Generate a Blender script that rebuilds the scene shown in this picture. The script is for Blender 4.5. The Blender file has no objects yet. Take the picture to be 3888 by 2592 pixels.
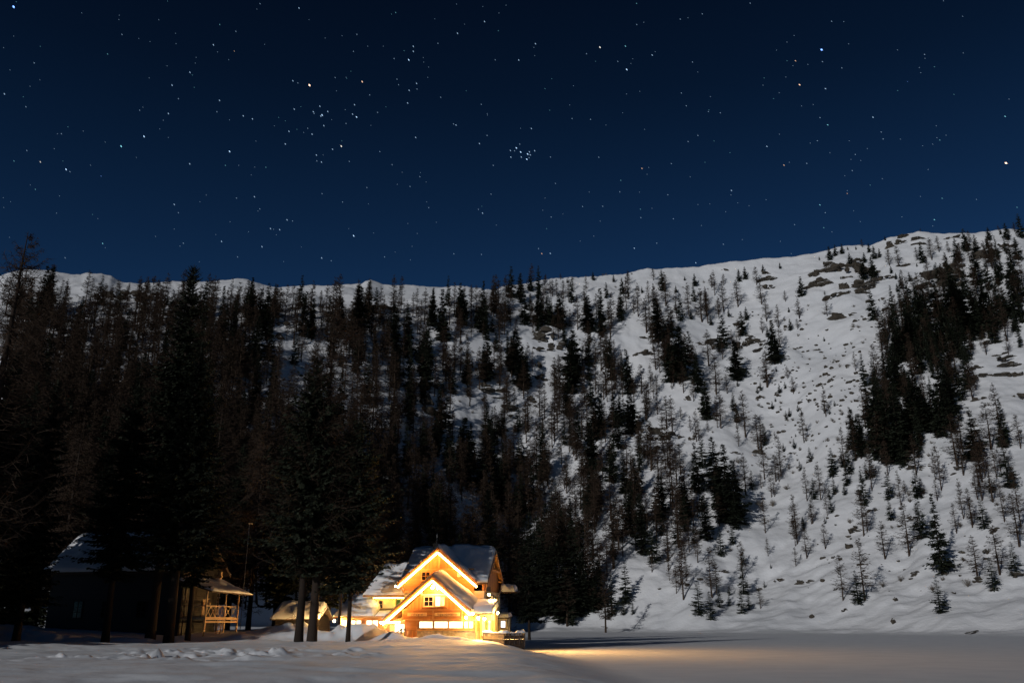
import bpy, bmesh, math, random
import numpy as np
from mathutils import Vector, Matrix

# ------------------------------------------------------------------ camera, sky, moon, exposure
SC = bpy.context.scene
COL = SC.collection
CAM_H, PITCH, FPX = 3.0, math.radians(17.74), 3339.0          # photo pixels of the 3888-wide frame
cam_d = bpy.data.cameras.new("camera")
cam = bpy.data.objects.new("camera", cam_d)
COL.objects.link(cam)
cam.location = (0, 0, CAM_H)
cam.rotation_euler = (math.pi / 2 + PITCH, 0, 0)
cam_d.sensor_width = 36.0
cam_d.lens = 36.0 * FPX / 3888.0
cam_d.clip_start, cam_d.clip_end = 0.5, 12000
SC.camera = cam
SC.view_settings.view_transform = 'Standard'
SC.view_settings.look = 'None'
SC.view_settings.exposure = 0.0
SC.view_settings.gamma = 1.0

MOON_EL, MOON_AZ = math.radians(15), math.radians(35)          # shines away from us and to the right
W = bpy.data.worlds.new("World")
SC.world = W
W.use_nodes = True
wn = W.node_tree
bg = wn.nodes["Background"]
sky = wn.nodes.new("ShaderNodeTexSky")
sky.sky_type = 'NISHITA'
sky.sun_disc = False
sky.sun_elevation = MOON_EL
sky.sun_rotation = math.pi + MOON_AZ
sky.altitude = 1700
sky.air_density, sky.dust_density, sky.ozone_density = 0.8, 0.0, 3.0
tint = wn.nodes.new("ShaderNodeMix")
tint.data_type = 'RGBA'
tint.blend_type = 'MULTIPLY'
tint.inputs[0].default_value = 1.0
tint.inputs[7].default_value = (0.34, 0.70, 1.0, 1)            # the cold white balance of the night picture
wn.links.new(sky.outputs[0], tint.inputs[6])
# the night sky thins to black overhead
wtc = wn.nodes.new("ShaderNodeTexCoord"); wsp = wn.nodes.new("ShaderNodeSeparateXYZ"); wrp = wn.nodes.new("ShaderNodeValToRGB")
wn.links.new(wtc.outputs["Generated"], wsp.inputs[0]); wn.links.new(wsp.outputs["Z"], wrp.inputs[0])
for p_, g_ in ((0.30, 1.0), (0.55, 0.42), (0.82, 0.075)):
    e_ = wrp.color_ramp.elements[0] if p_ == 0.30 else wrp.color_ramp.elements[-1] if p_ == 0.82 else wrp.color_ramp.elements.new(p_)
    e_.position = p_; e_.color = (g_, g_, g_, 1)
thin = wn.nodes.new("ShaderNodeMix"); thin.data_type = 'RGBA'; thin.blend_type = 'MULTIPLY'; thin.inputs[0].default_value = 1.0
wn.links.new(tint.outputs[2], thin.inputs[6]); wn.links.new(wrp.outputs[0], thin.inputs[7])
wn.links.new(thin.outputs[2], bg.inputs[0])
bg.inputs[1].default_value = 0.0235
moon_d = bpy.data.lights.new("moon", 'SUN')
moon = bpy.data.objects.new("moon", moon_d)
COL.objects.link(moon)
moon_d.energy = 1.6
moon_d.angle = math.radians(0.5)
moon_d.color = (1.0, 0.98, 0.96)
mdir = Vector((math.sin(MOON_AZ) * math.cos(MOON_EL), math.cos(MOON_AZ) * math.cos(MOON_EL), -math.sin(MOON_EL)))
moon.rotation_euler = mdir.to_track_quat('-Z', 'Y').to_euler()

# ------------------------------------------------------------------ helpers
rng = np.random.default_rng(7)
rnd = random.Random(11)


def tag(o, label=None, cat=None, group=None, kind=None):
    if label: o['label'] = label
    if cat: o['category'] = cat
    if group: o['group'] = group
    if kind: o['kind'] = kind
    return o


def empty(name, loc=(0, 0, 0), rz=0.0, scale=(1, 1, 1)):
    o = bpy.data.objects.new(name, None)
    o.empty_display_size = 0.5
    COL.objects.link(o)
    o.location = loc
    o.rotation_euler = (0, 0, rz)
    o.scale = scale
    return o


def np_mesh(name, V, F, mats, smooth=False, mat_idx=None):
    """mesh from an (n,3) array and an (m,3) or (m,4) face array"""
    V = np.asarray(V, np.float32); F = np.asarray(F, np.int32)
    me = bpy.data.meshes.new(name)
    k = F.shape[1]
    me.vertices.add(len(V)); me.vertices.foreach_set("co", V.ravel())
    me.loops.add(F.size); me.loops.foreach_set("vertex_index", F.ravel())
    me.polygons.add(len(F))
    me.polygons.foreach_set("loop_start", np.arange(0, F.size, k, dtype=np.int32))
    me.polygons.foreach_set("loop_total", np.full(len(F), k, np.int32))
    for m in mats: me.materials.append(m)
    if mat_idx is not None: me.polygons.foreach_set("material_index", np.asarray(mat_idx, np.int32))
    me.polygons.foreach_set("use_smooth", np.full(len(F), smooth))
    me.update(calc_edges=True)
    return me


def link(name, me, parent=None, loc=None):
    o = bpy.data.objects.new(name, me)
    COL.objects.link(o)
    if parent is not None: o.parent = parent
    if loc is not None: o.location = loc
    return o


class MB:
    """collects simple shapes, then links them as one mesh object"""
    def __init__(s): s.v, s.f = [], []

    def add(s, vs, fs):
        o = len(s.v); s.v += [tuple(p) for p in vs]
        s.f += [tuple(i + o for i in f) for f in fs]; return s

    def box(s, x0, x1, y0, y1, z0, z1):
        return s.add([(x0, y0, z0), (x1, y0, z0), (x1, y1, z0), (x0, y1, z0), (x0, y0, z1), (x1, y0, z1), (x1, y1, z1), (x0, y1, z1)],
                     [(0, 3, 2, 1), (4, 5, 6, 7), (0, 1, 5, 4), (1, 2, 6, 5), (2, 3, 7, 6), (3, 0, 4, 7)])

    def prism(s, poly, y0, y1):
        """polygon in x,z pulled from y0 to y1"""
        n = len(poly)
        vs = [(x, y0, z) for x, z in poly] + [(x, y1, z) for x, z in poly]
        return s.add(vs, [tuple(range(n)), tuple(range(2 * n - 1, n - 1, -1))] + [(i, i + n, (i + 1) % n + n, (i + 1) % n) for i in range(n)])

    def prism_x(s, poly, x0, x1):
        """polygon in y,z pulled from x0 to x1"""
        n = len(poly)
        vs = [(x0, y, z) for y, z in poly] + [(x1, y, z) for y, z in poly]
        return s.add(vs, [tuple(range(n)), tuple(range(2 * n - 1, n - 1, -1))] + [(i, i + n, (i + 1) % n + n, (i + 1) % n) for i in range(n)])

    def slab(s, p00, p10, p11, p01, t):
        """four corners of a plane, thickened downwards by t"""
        P = [Vector(p) for p in (p00, p10, p11, p01)]
        D = Vector((0, 0, -t))
        return s.add([p for p in P] + [p + D for p in P], [(0, 1, 2, 3), (7, 6, 5, 4), (0, 4, 5, 1), (1, 5, 6, 2), (2, 6, 7, 3), (3, 7, 4, 0)])

    def bar(s, a, b, w, h=None, n=4):
        a, b = Vector(a), Vector(b); h = h or w
        d = (b - a).normalized()
        u = d.cross(Vector((0, 0, 1)) if abs(d.z) < 0.95 else Vector((0, 1, 0))).normalized(); v = u.cross(d)
        if n == 4: ring = [(-.5, -.5), (.5, -.5), (.5, .5), (-.5, .5)]
        else: ring = [(.5 * math.cos(2 * math.pi * i / n), .5 * math.sin(2 * math.pi * i / n)) for i in range(n)]
        vs = [p + u * (x * w) + v * (y * h) for p in (a, b) for x, y in ring]
        return s.add(vs, [tuple(range(n - 1, -1, -1)), tuple(range(n, 2 * n))] + [(i, (i + 1) % n, (i + 1) % n + n, i + n) for i in range(n)])

    def lathe(s, c, prof, n=10):
        c = Vector(c); vs = []
        for r, z in prof:
            vs += [c + Vector((r * math.cos(2 * math.pi * i / n), r * math.sin(2 * math.pi * i / n), z)) for i in range(n)]
        fs = [(j * n + i, j * n + (i + 1) % n, (j + 1) * n + (i + 1) % n, (j + 1) * n + i) for j in range(len(prof) - 1) for i in range(n)]
        return s.add(vs, fs + [tuple(range(n - 1, -1, -1)), tuple(range((len(prof) - 1) * n, len(prof) * n))])

    def build(s, name, m, parent=None, bevel=0.0, smooth=False, loc=None):
        me = bpy.data.meshes.new(name)
        me.from_pydata([tuple(p) for p in s.v], [], s.f)
        me.materials.append(m)
        bm = bmesh.new(); bm.from_mesh(me)
        bmesh.ops.recalc_face_normals(bm, faces=bm.faces)
        if bevel: bmesh.ops.bevel(bm, geom=list(bm.edges), offset=bevel, segments=1, affect='EDGES')
        bm.to_mesh(me); bm.free()
        if smooth:
            for p in me.polygons: p.use_smooth = True
        return link(name, me, parent, loc)


# ------------------------------------------------------------------ materials
def new_mat(name):
    m = bpy.data.materials.new(name); m.use_nodes = True
    nt = m.node_tree
    return m, nt, nt.nodes["Principled BSDF"]


def nd(nt, t, **kw):
    n = nt.nodes.new("ShaderNode" + t)
    for k, v in kw.items(): setattr(n, k, v)
    return n


def noise(nt, scale, detail=4, rough=0.55, vec=None, obj=True):
    n = nd(nt, "TexNoise"); n.inputs["Scale"].default_value = scale; n.inputs["Detail"].default_value = detail
    n.inputs["Roughness"].default_value = rough
    if vec is None:
        tc = nd(nt, "TexCoord"); vec = tc.outputs["Object"]
    nt.links.new(vec, n.inputs["Vector"]); return n


def ramp(nt, fac, stops):
    r = nd(nt, "ValToRGB"); e = r.color_ramp.elements
    while len(e) < len(stops): e.new(0.5)
    for i, (p, c) in enumerate(stops): e[i].position = p; e[i].color = (*c, 1)
    nt.links.new(fac, r.inputs[0]); return r


def bump(nt, b, h, strength, dist):
    n = nd(nt, "Bump"); n.inputs["Strength"].default_value = strength; n.inputs["Distance"].default_value = dist
    nt.links.new(h, n.inputs["Height"]); nt.links.new(n.outputs[0], b.inputs["Normal"]); return n


def plain(name, c, rough=0.7, nscale=None, var=0.25, bstr=0.0, metal=0.0):
    m, nt, b = new_mat(name)
    b.inputs["Roughness"].default_value = rough; b.inputs["Metallic"].default_value = metal
    if nscale:
        n = noise(nt, nscale)
        r = ramp(nt, n.outputs[0], [(0.3, tuple(x * (1 - var) for x in c)), (0.7, tuple(min(1, x * (1 + var)) for x in c))])
        nt.links.new(r.outputs[0], b.inputs["Base Color"])
        if bstr: bump(nt, b, n.outputs[0], bstr, 0.02)
    else: b.inputs["Base Color"].default_value = (*c, 1)
    return m


def snow_mat(name, scale, strength, dist, sc2=None):
    m, nt, b = new_mat(name)
    tc = nd(nt, "TexCoord")
    n = noise(nt, scale, 6, 0.6, tc.outputs["Object"])
    n2 = noise(nt, sc2 or scale * 0.15, 4, 0.5, tc.outputs["Object"])
    r = ramp(nt, n2.outputs[0], [(0.3, (0.74, 0.76, 0.79)), (0.7, (0.84, 0.85, 0.87))])
    nt.links.new(r.outputs[0], b.inputs["Base Color"])
    b.inputs["Roughness"].default_value = 0.75
    b.inputs["Specular IOR Level"].default_value = 0.25
    bump(nt, b, n.outputs[0], strength, dist)
    return m


def wood_mat(name, c1, c2, axis, per=5.0, rough=0.6):
    """boards laid side by side along one axis of the object"""
    m, nt, b = new_mat(name)
    tc = nd(nt, "TexCoord"); sp = nd(nt, "SeparateXYZ"); nt.links.new(tc.outputs["Object"], sp.inputs[0])
    mul = nd(nt, "Math", operation='MULTIPLY'); mul.inputs[1].default_value = per
    nt.links.new(sp.outputs[axis], mul.inputs[0])
    fl = nd(nt, "Math", operation='FLOOR'); nt.links.new(mul.outputs[0], fl.inputs[0])
    fr = nd(nt, "Math", operation='FRACT'); nt.links.new(mul.outputs[0], fr.inputs[0])
    wn_ = nd(nt, "TexWhiteNoise", noise_dimensions='1D'); nt.links.new(fl.outputs[0], wn_.inputs["W"])
    mp = nd(nt, "Mapping"); s = [14, 14, 14]; s["XYZ".index(axis)] = 40
    for i in range(3):
        if "XYZ"[i] != axis: s[i] = 2.5
    mp.inputs["Scale"].default_value = s; nt.links.new(tc.outputs["Object"], mp.inputs[0])
    gr = noise(nt, 1.0, 4, 0.6, mp.outputs[0])
    add = nd(nt, "Math", operation='MULTIPLY_ADD'); add.inputs[1].default_value = 0.5
    nt.links.new(wn_.outputs[0], add.inputs[0]); nt.links.new(gr.outputs[0], add.inputs[2])
    r = ramp(nt, add.outputs[0], [(0.35, c1), (0.95, c2)])
    gap = nd(nt, "Math", operation='GREATER_THAN'); gap.inputs[1].default_value = 0.06
    nt.links.new(fr.outputs[0], gap.inputs[0])
    nt.links.new(r.outputs[0], b.inputs["Base Color"])
    b.inputs["Roughness"].default_value = rough
    bump(nt, b, gap.outputs[0], 0.8, 0.02)
    return m


def emit_mat(name, c, s):
    m, nt, b = new_mat(name)
    b.inputs["Base Color"].default_value = (*[min(1, x) * 0.8 for x in c], 1)
    b.inputs["Emission Color"].default_value = (*c, 1)
    b.inputs["Emission Strength"].default_value = s
    return m


def window_mat(name, c1, c2, s, scale=1.6):
    """a lit room seen through curtains: brighter and dimmer patches"""
    m, nt, b = new_mat(name)
    tc = nd(nt, "TexCoord")
    mp = nd(nt, "Mapping"); mp.inputs["Scale"].default_value = (scale * 2, 0.2, scale); nt.links.new(tc.outputs["Object"], mp.inputs[0])
    n = noise(nt, 1.0, 2, 0.5, mp.outputs[0])
    r = ramp(nt, n.outputs[0], [(0.38, c1), (0.58, c2)])
    nt.links.new(r.outputs[0], b.inputs["Emission Color"])
    b.inputs["Emission Strength"].default_value = s
    b.inputs["Base Color"].default_value = (0.3, 0.25, 0.2, 1); b.inputs["Roughness"].default_value = 0.15
    return m


def rock_mat():
    m, nt, b = new_mat("rock_with_snow")
    g = nd(nt, "NewGeometry"); tc = nd(nt, "TexCoord")
    n = noise(nt, 0.9, 6, 0.65, g.outputs["Position"]); n2 = noise(nt, 0.35, 5, 0.6, g.outputs["Position"])
    rc = ramp(nt, n.outputs[0], [(0.3, (0.022, 0.018, 0.013)), (0.55, (0.055, 0.044, 0.031)), (0.75, (0.10, 0.083, 0.062))])
    sp = nd(nt, "SeparateXYZ"); nt.links.new(g.outputs["Normal"], sp.inputs[0])
    ad = nd(nt, "Math", operation='MULTIPLY_ADD'); ad.inputs[1].default_value = 0.9
    nt.links.new(n2.outputs[0], ad.inputs[0]); nt.links.new(sp.outputs["Z"], ad.inputs[2])
    st = ramp(nt, ad.outputs[0], [(0.0, (0, 0, 0)), (0.5, (0, 0, 0)), (0.56, (1, 1, 1))])
    sc = nd(nt, "Math", operation='MULTIPLY'); sc.inputs[1].default_value = 0.43
    nt.links.new(ad.outputs[0], sc.inputs[0]); nt.links.new(sc.outputs[0], st.inputs[0])
    mx = nd(nt, "Mix", data_type='RGBA'); nt.links.new(st.outputs[0], mx.inputs[0])
    nt.links.new(rc.outputs[0], mx.inputs[6]); mx.inputs[7].default_value = (0.8, 0.82, 0.84, 1)
    nt.links.new(mx.outputs[2], b.inputs["Base Color"]); b.inputs["Roughness"].default_value = 0.85
    bump(nt, b, n.outputs[0], 0.9, 0.3)
    return m


def leaf_mat(name, c, var=0.5, rough=0.8):
    m, nt, b = new_mat(name)
    g = nd(nt, "NewGeometry"); oi = nd(nt, "ObjectInfo")
    n = noise(nt, 0.5, 3, 0.6, g.outputs["Position"])
    ad = nd(nt, "Math", operation='MULTIPLY_ADD'); ad.inputs[1].default_value = 0.45
    nt.links.new(oi.outputs["Random"], ad.inputs[0]); nt.links.new(n.outputs[0], ad.inputs[2])
    r = ramp(nt, ad.outputs[0], [(0.35, tuple(x * (1 - var) for x in c)), (0.95, tuple(x * (1 + var) for x in c))])
    nt.links.new(r.outputs[0], b.inputs["Base Color"]); b.inputs["Roughness"].default_value = rough
    b.inputs["Specular IOR Level"].default_value = 0.15
    return m


M = dict(
    snow=snow_mat("snow", 1.3, 0.35, 0.12), lake=snow_mat("lake_snow", 2.0, 0.25, 0.05),
    hill=snow_mat("mountain_snow", 0.30, 0.5, 0.8, 0.02), roofsnow=snow_mat("roof_snow", 1.6, 0.3, 0.1),
    rock=rock_mat(),
    needle=leaf_mat("spruce_needles", (0.017, 0.021, 0.013)), bark=leaf_mat("conifer_bark", (0.025, 0.018, 0.014), 0.4, 0.9),
    twig=leaf_mat("larch_twigs", (0.040, 0.027, 0.019), 0.45, 0.9), shrub=leaf_mat("shrub_twigs", (0.12, 0.10, 0.08), 0.4, 0.9),
    boardv=wood_mat("upright_boards", (0.20, 0.075, 0.014), (0.42, 0.17, 0.035), 'X', 6.0),
    boardh=wood_mat("level_boards", (0.22, 0.082, 0.016), (0.44, 0.18, 0.04), 'Z', 5.0),
    boardy=wood_mat("eave_boards", (0.25, 0.105, 0.022), (0.45, 0.20, 0.045), 'Y', 5.0),
    trim=wood_mat("trim_wood", (0.30, 0.15, 0.05), (0.46, 0.25, 0.09), 'Z', 3.0),
    darkwood=wood_mat("dark_wood", (0.035, 0.02, 0.012), (0.075, 0.045, 0.025), 'Z', 4.0),
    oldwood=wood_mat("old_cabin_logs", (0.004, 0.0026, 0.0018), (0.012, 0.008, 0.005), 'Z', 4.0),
    railwood=wood_mat("rail_wood", (0.40, 0.25, 0.12), (0.60, 0.42, 0.23), 'X', 2.0),
    plaster=plain("plaster", (0.60, 0.47, 0.22), 0.9, 1.2, 0.12, 0.3), plasterw=plain("plaster_cream", (0.64, 0.56, 0.38), 0.9, 1.5, 0.1, 0.3),
    stone=plain("rubble_stone", (0.30, 0.24, 0.17), 0.9, 3.0, 0.45, 0.8), roof=plain("roof_boards", (0.07, 0.045, 0.03), 0.8, 2.0, 0.3),
    shutter=plain("shutter_green", (0.05, 0.13, 0.05), 0.6, 4.0, 0.2), dark=plain("dark_glass", (0.015, 0.012, 0.010), 0.1),
    cream=plain("cream_paint", (0.72, 0.62, 0.42), 0.6, 6.0, 0.1), sign=plain("sign_board", (0.62, 0.42, 0.20), 0.6, 5.0, 0.12),
    letter=plain("letter_brown", (0.10, 0.035, 0.010), 0.6), metal=plain("grey_metal", (0.25, 0.25, 0.25), 0.4, metal=0.8),
    eave=emit_mat("hidden_eave_fill_glow", (1.0, 0.66, 0.14), 90.0),
    led=emit_mat("light_strip_glow", (1.0, 0.42, 0.10), 62.0), lampw=emit_mat("lamp_glow", (1.0, 0.76, 0.36), 60.0),
    tube=emit_mat("tube_glow", (1.0, 0.82, 0.52), 20.0),
    win=window_mat("lit_window", (1.0, 0.80, 0.38), (1.0, 0.93, 0.72), 2.2), win2=window_mat("lit_room", (1.0, 0.62, 0.15), (1.0, 0.80, 0.34), 1.6),
    winblue=window_mat("lit_window_cool", (0.8, 0.9, 1.0), (1.0, 1.0, 1.0), 1.4),
)

# ------------------------------------------------------------------ the lie of the land
def px_ray(u, v):
    """direction through a photo pixel, x right, y ahead, z up"""
    u, v = np.asarray(u, float), np.asarray(v, float)
    c, s = math.cos(PITCH), math.sin(PITCH)
    yc = (1296 - v) / FPX
    return (u - 1944) / FPX, c - yc * s, s + yc * c


def sstep(a, b, t):
    t = np.clip((t - a) / (b - a), 0, 1); return t * t * (3 - 2 * t)


def _hash(i, j, seed):
    h = (i.astype(np.int64) * 374761393 + j.astype(np.int64) * 668265263 + seed * 982451653) & 0x7fffffff
    h = ((h ^ (h >> 13)) * 1274126177) & 0x7fffffff
    return ((h ^ (h >> 16)) & 0xffff) / 65535.0 * 2 - 1


def vnoise(x, y, seed=0):
    i, j = np.floor(x), np.floor(y); fx, fy = x - i, y - j
    fx = fx * fx * fx * (fx * (fx * 6 - 15) + 10); fy = fy * fy * fy * (fy * (fy * 6 - 15) + 10)
    a, b_, c, d = _hash(i, j, seed), _hash(i + 1, j, seed), _hash(i, j + 1, seed), _hash(i + 1, j + 1, seed)
    return (a * (1 - fx) + b_ * fx) * (1 - fy) + (c * (1 - fx) + d * fx) * fy


def fnoise(x, y, seed, octs=3):
    z = 0; a = 1.0
    for k in range(octs):
        z = z + a * vnoise(x * 2 ** k + 17.3 * k, y * 2 ** k - 9.1 * k, seed + k); a *= 0.5
    return z


CREST = [(0, 1140), (500, 1140), (900, 1148), (1150, 1160), (1300, 1174), (1500, 1181), (1650, 1166), (1740, 1135), (1820, 1110), (1900, 1092), (1980, 1073), (2100, 1057), (2200, 1053),
         (2380, 1038), (2460, 1021), (2550, 1019), (2645, 1011), (2790, 990), (2910, 982), (3025, 973), (3125, 955), (3207, 932), (3300, 934), (3340, 917),
         (3390, 896), (3488, 879), (3555, 888), (3640, 886), (3770, 876), (3888, 853)]
FAR = [(0, 1054), (175, 1051), (264, 1054), (330, 1041), (385, 1043), (421, 1052), (442, 1066), (468, 1077), (520, 1078), (700, 1074), (793, 1071), (892, 1061),
       (942, 1066), (992, 1083), (1058, 1096), (1140, 1087), (1240, 1088), (1372, 1083), (1390, 1072), (1408, 1066), (1426, 1072), (1455, 1083), (1570, 1086), (1653, 1093), (1752, 1091), (1830, 1100),
       (1900, 1190), (3888, 1100)]


def crest_table(pts):
    u = np.array([p[0] for p in pts]); v = np.array([p[1] for p in pts])
    x, y, z = px_ray(u, v); return np.degrees(np.arctan2(x, y)), z / np.hypot(x, y)


C_AZ, C_T = crest_table(CREST)
F_AZ, F_T = crest_table(FAR)
R0_AZ = [-40, -24, -16, -12, -8, -4, -1.5, 0, 2, 9, 17, 24, 29, 40]
R0_R = [170, 190, 222, 246, 278, 312, 330, 340, 345, 322, 300, 282, 268, 262]
R1_AZ = [-40, -29, -20, -12, -7, -2, 2, 8, 15, 22, 29, 40]
R1_R = [470, 480, 490, 515, 548, 590, 640, 670, 690, 700, 720, 740]
EDGE_Y = [-60, 0, 20, 33, 60, 80, 84, 90, 96, 101, 110, 130, 160, 200]
EDGE_X = [17, 14, 10.5, 8.8, 6.8, 5.6, 5.4, 4.2, 3.2, 2.6, 1.8, 0.5, -3, -14]
MOUNDS = [(-6.5, 91.5, 5.5, 3.2, .34), (-7.5, 92.8, 1.3, .8, .45), (-5.0, 92.9, 1.2, .8, .6), (-15.9, 97.2, 3.0, 1.7, 1.7), (-12.6, 95.2, 2.0, 1.4, .75), (-19.5, 98.5, 3.5, 2.0, .9),
          (1.4, 88.6, 3.6, 1.6, .30), (-.2, 92.6, 3.6, 2.2, -.32), (-28.6, 98.0, 2.4, 1.2, .45), (-37, 95.5, 6, 1.5, .4), (-50, 96, 7, 2.5, .6), (-23.5, 103, 4, 4, 1.4), (2.6, 96.4, .9, .7, .45), (1.6, 94.6, .6, .5, .15),
          (-4.0, 93.6, 3.0, 2.4, -.22), (-10.2, 97.0, 1.2, .9, .4), (-26, 91, 6, 2, .25), (-60, 100, 9, 6, 1.2)]
CHX, CHY, CHZ, CHA = -8.6, 100.0, 1.3, math.radians(-11)


def near_z(x, y):
    xe = np.interp(y, EDGE_Y, EDGE_X) + 0.8 * vnoise(y / 9.0, y * 0, 3)
    wd_ = np.interp(y, [30, 60, 86, 93], [8.5, 8.5, 8.5, 4.5])
    bank = sstep(-.6, wd_, xe - x)
    z = 1.12 + .95 * sstep(94, 104, y) * sstep(20, 30, -x) - .22 * np.exp(-((y - 93.5) / 3) ** 2) * sstep(8, 16, -x)
    z = z + 0.17 * np.exp(-((y - 86) / 9) ** 2) * sstep(-2, 10, -x)
    z = z + 0.16 * fnoise(x / 11.0, y / 7.0, 21, 3) + 0.045 * fnoise(x / 1.6, y / 1.2, 31, 2)
    # trodden trails across the near snow
    for (ya, yb, amp, wid) in ((42.0, 66.0, .40, 1.5), (48.0, 64.0, .36, 1.8), (57.0, 71.0, .26, 1.6), (36.0, 60.0, .22, .8), (70.0, 76.0, .2, 1.2)):
        yc_ = ya + (yb - ya) * (x + 45) / 45 + 1.2 * vnoise(x / 9.0, x * 0 + ya, 5)
        z = z + amp * np.exp(-((y - yc_) / wid) ** 2) * fnoise(x / 1.1 + .8 * vnoise(x / 3, y / 3, 7), y / .9, 41, 3) * sstep(-4, -16, x) * np.clip(.55 + 1.1 * vnoise(x / 4.3, y / 3.1, 9), 0, 1.4)
    for cx, cy, sx, sy, h in MOUNDS:
        d = ((x - cx) / sx) ** 2 + ((y - cy) / sy) ** 2
        z = z + h * np.exp(-d) * (1 + .35 * fnoise(x / 1.3, y / 1.3, 51, 2) * np.exp(-d * .3))
    # level floor under the chalet
    dx, dy = x - CHX, y - CHY; c, s = math.cos(CHA), math.sin(CHA)
    lx, ly = dx * c + dy * s, -dx * s + dy * c
    wgt = sstep(-7.5, -5.5, lx) * sstep(7.6, 6.6, lx) * sstep(-1.5, .8, ly) * sstep(16, 14.5, ly)
    z = z * (1 - wgt) + CHZ * wgt
    lake_z = 0.012 * fnoise(x / 6.0, y / 6.0, 61, 2)
    return lake_z * (1 - bank) + np.maximum(z, .2) * bank, bank


def terrain(x, y):
    x, y = np.asarray(x, float), np.asarray(y, float)
    r = np.hypot(x, y); az = np.degrees(np.arctan2(x, y)); a = np.clip(az, -38, 38)
    zn, bank = near_z(x, y)
    r0 = np.interp(a, R0_AZ, R0_R) + 6 * vnoise(a / 2.3, a * 0, 71); r1 = np.interp(a, R1_AZ, R1_R)
    z1 = CAM_H + r1 * np.interp(a, C_AZ, C_T)
    s = (r - r0) / (r1 - r0)
    wside = sstep(43, 31.5, np.abs(az))
    sc = np.clip(s, 0, 1)
    g = 0.12 * sc + 0.88 * sc ** 1.28
    g = g + 0.02 * np.sin(sc * np.pi * 2) * np.clip(-a / 20, 0, 1)
    ridge = sstep(0, .14, sc) * sstep(1.0, .86, sc)
    w = a * 6.5                                              # metres across the slope, roughly
    h = 5.0 * fnoise(w / 48.0, r / 160.0, 81, 2) + 2.0 * fnoise(w / 19 + .3 * vnoise(w / 30, r / 30, 5), r / 55.0, 91, 3)
    ledge = 1.2 * np.abs(fnoise(x / 21, y / 21, 101, 2)) + .22 * fnoise(x / 7.0, y / 7.0, 111, 2) + .13 * fnoise(x / 2.2, y / 2.2, 121, 2)
    qx, qy = x * .86 - y * .5, x * .5 + y * .86
    ledge = ledge + .42 * fnoise(qx / 15.0, qy / 4.2, 127, 3)
    gully = 9 * np.exp(-((a - (15.2 + 5.5 * (1 - sc) * 0 + 1.2 * np.sin(sc * 3))) / 2.6) ** 2)
    hz = (h - gully * .8) * ridge + ledge * sstep(0, .1, sc) * (.35 + .65 * sstep(1.0, .9, sc)) + .55 * sstep(0, .05, sc) * fnoise(x / 9, y / 13, 131, 3)
    hz = hz + .5 * fnoise(x / 12., y / 6., 141, 2) * sstep(-.12, 0.0, s) * (1 - bank) + 2.2 * sstep(-.06, .03, s + .03 * fnoise(x / 16, y / 30, 191, 3))
    hz = hz + .8 * np.maximum(fnoise(x / 8., y / 5., 143, 2), 0) * np.exp(-((s + .01) / .045) ** 2)
    hill = (z1 - 2.2) * g + hz * sstep(-.06, .04, s)
    # beyond the crest: a hollow, then the far white ridge
    r2 = 1250 + 90 * vnoise(a / 5, a * 0, 151); z2 = CAM_H + r2 * np.interp(a, F_AZ, F_T)
    q = np.clip((r - r1 - 60) / (r2 - r1 - 60), 0, 1)
    base2 = z1 - 5 * sstep(0, 60, r - r1)
    far = base2 + (z2 - base2) * q ** 1.1 + 14 * fnoise(x / 150, y / 150, 161, 4) * sstep(0, .2, q) * sstep(1.0, .85, q) + 1.2 * fnoise(x / 18, y / 18, 171, 2) * sstep(0, .1, q)
    far = np.where(r > r2, z2 - (r - r2) * .45, far)
    far = np.maximum(far, 20)
    z = np.where(r <= r1, hill, hill + far - z1)
    zz = zn + z * wside
    return zz, bank, s * np.where(wside > .3, 1, 0) - 10 * (wside <= .3)


def grid_ground():
    azd = np.concatenate([np.arange(-180, -38, 4.0), np.arange(-38, 38.001, 0.085), np.arange(42, 180.01, 4.0)])
    rr = np.concatenate([[2, 5, 9, 13, 17], np.arange(20, 28, 1.0), np.arange(28, 112, .34), np.arange(112, 200, .8), np.arange(200, 360, 1.0), np.arange(360, 760, 1.7), np.arange(760, 1500, 9), [1550, 1650, 1800, 2100, 2600]])
    A, Rr = np.meshgrid(np.radians(azd), rr, indexing='ij')
    X, Y = np.sin(A) * Rr, np.cos(A) * Rr
    Z, B, S = terrain(X, Y)
    na, nr = X.shape
    V = np.stack([X, Y, Z], -1).reshape(-1, 3)
    I = np.arange(na * nr).reshape(na, nr)
    F = np.stack([I[:-1, :-1], I[:-1, 1:], I[1:, 1:], I[1:, :-1]], -1).reshape(-1, 4)[:, ::-1]
    fb = B.reshape(-1)[F].mean(1); fs = S.reshape(-1)[F].mean(1)
    wob = .03 * fnoise(V[F[:, 0], 0] / 14, V[F[:, 0], 1] / 14, 191, 3)
    cat = np.where(fs > -.055 + wob * 0, 2, np.where(fb < .02, 1, 0))
    for k, (nm, mt, lab) in enumerate((("snow_ground", M['snow'], "trodden snow bank the buildings stand on"), ("lake", M['lake'], "flat frozen lake under smooth snow"), ("mountain", M['hill'], "steep snow covered mountainside with a white ridge"))):
        f = F[cat == k]; ids, inv = np.unique(f.ravel(), return_inverse=True)
        o = link(nm, np_mesh(nm, V[ids], inv.reshape(-1, 4), [mt], True))
        tag(o, lab, None, None, 'structure')
    # the middle of the sheet under the camera
    c = [(2 * math.sin(a), 2 * math.cos(a)) for a in np.radians(np.arange(-180, 180, 20))]
    mb = MB(); zc = float(terrain(np.array([0.]), np.array([2.]))[0][0])
    mb.add([(x, y, float(terrain(np.array([x]), np.array([y]))[0][0])) for x, y in c], [tuple(range(len(c)))])
    tag(mb.build("snow_patch_ground", M['snow']), "snow underfoot", None, None, 'structure')


grid_ground()


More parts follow.
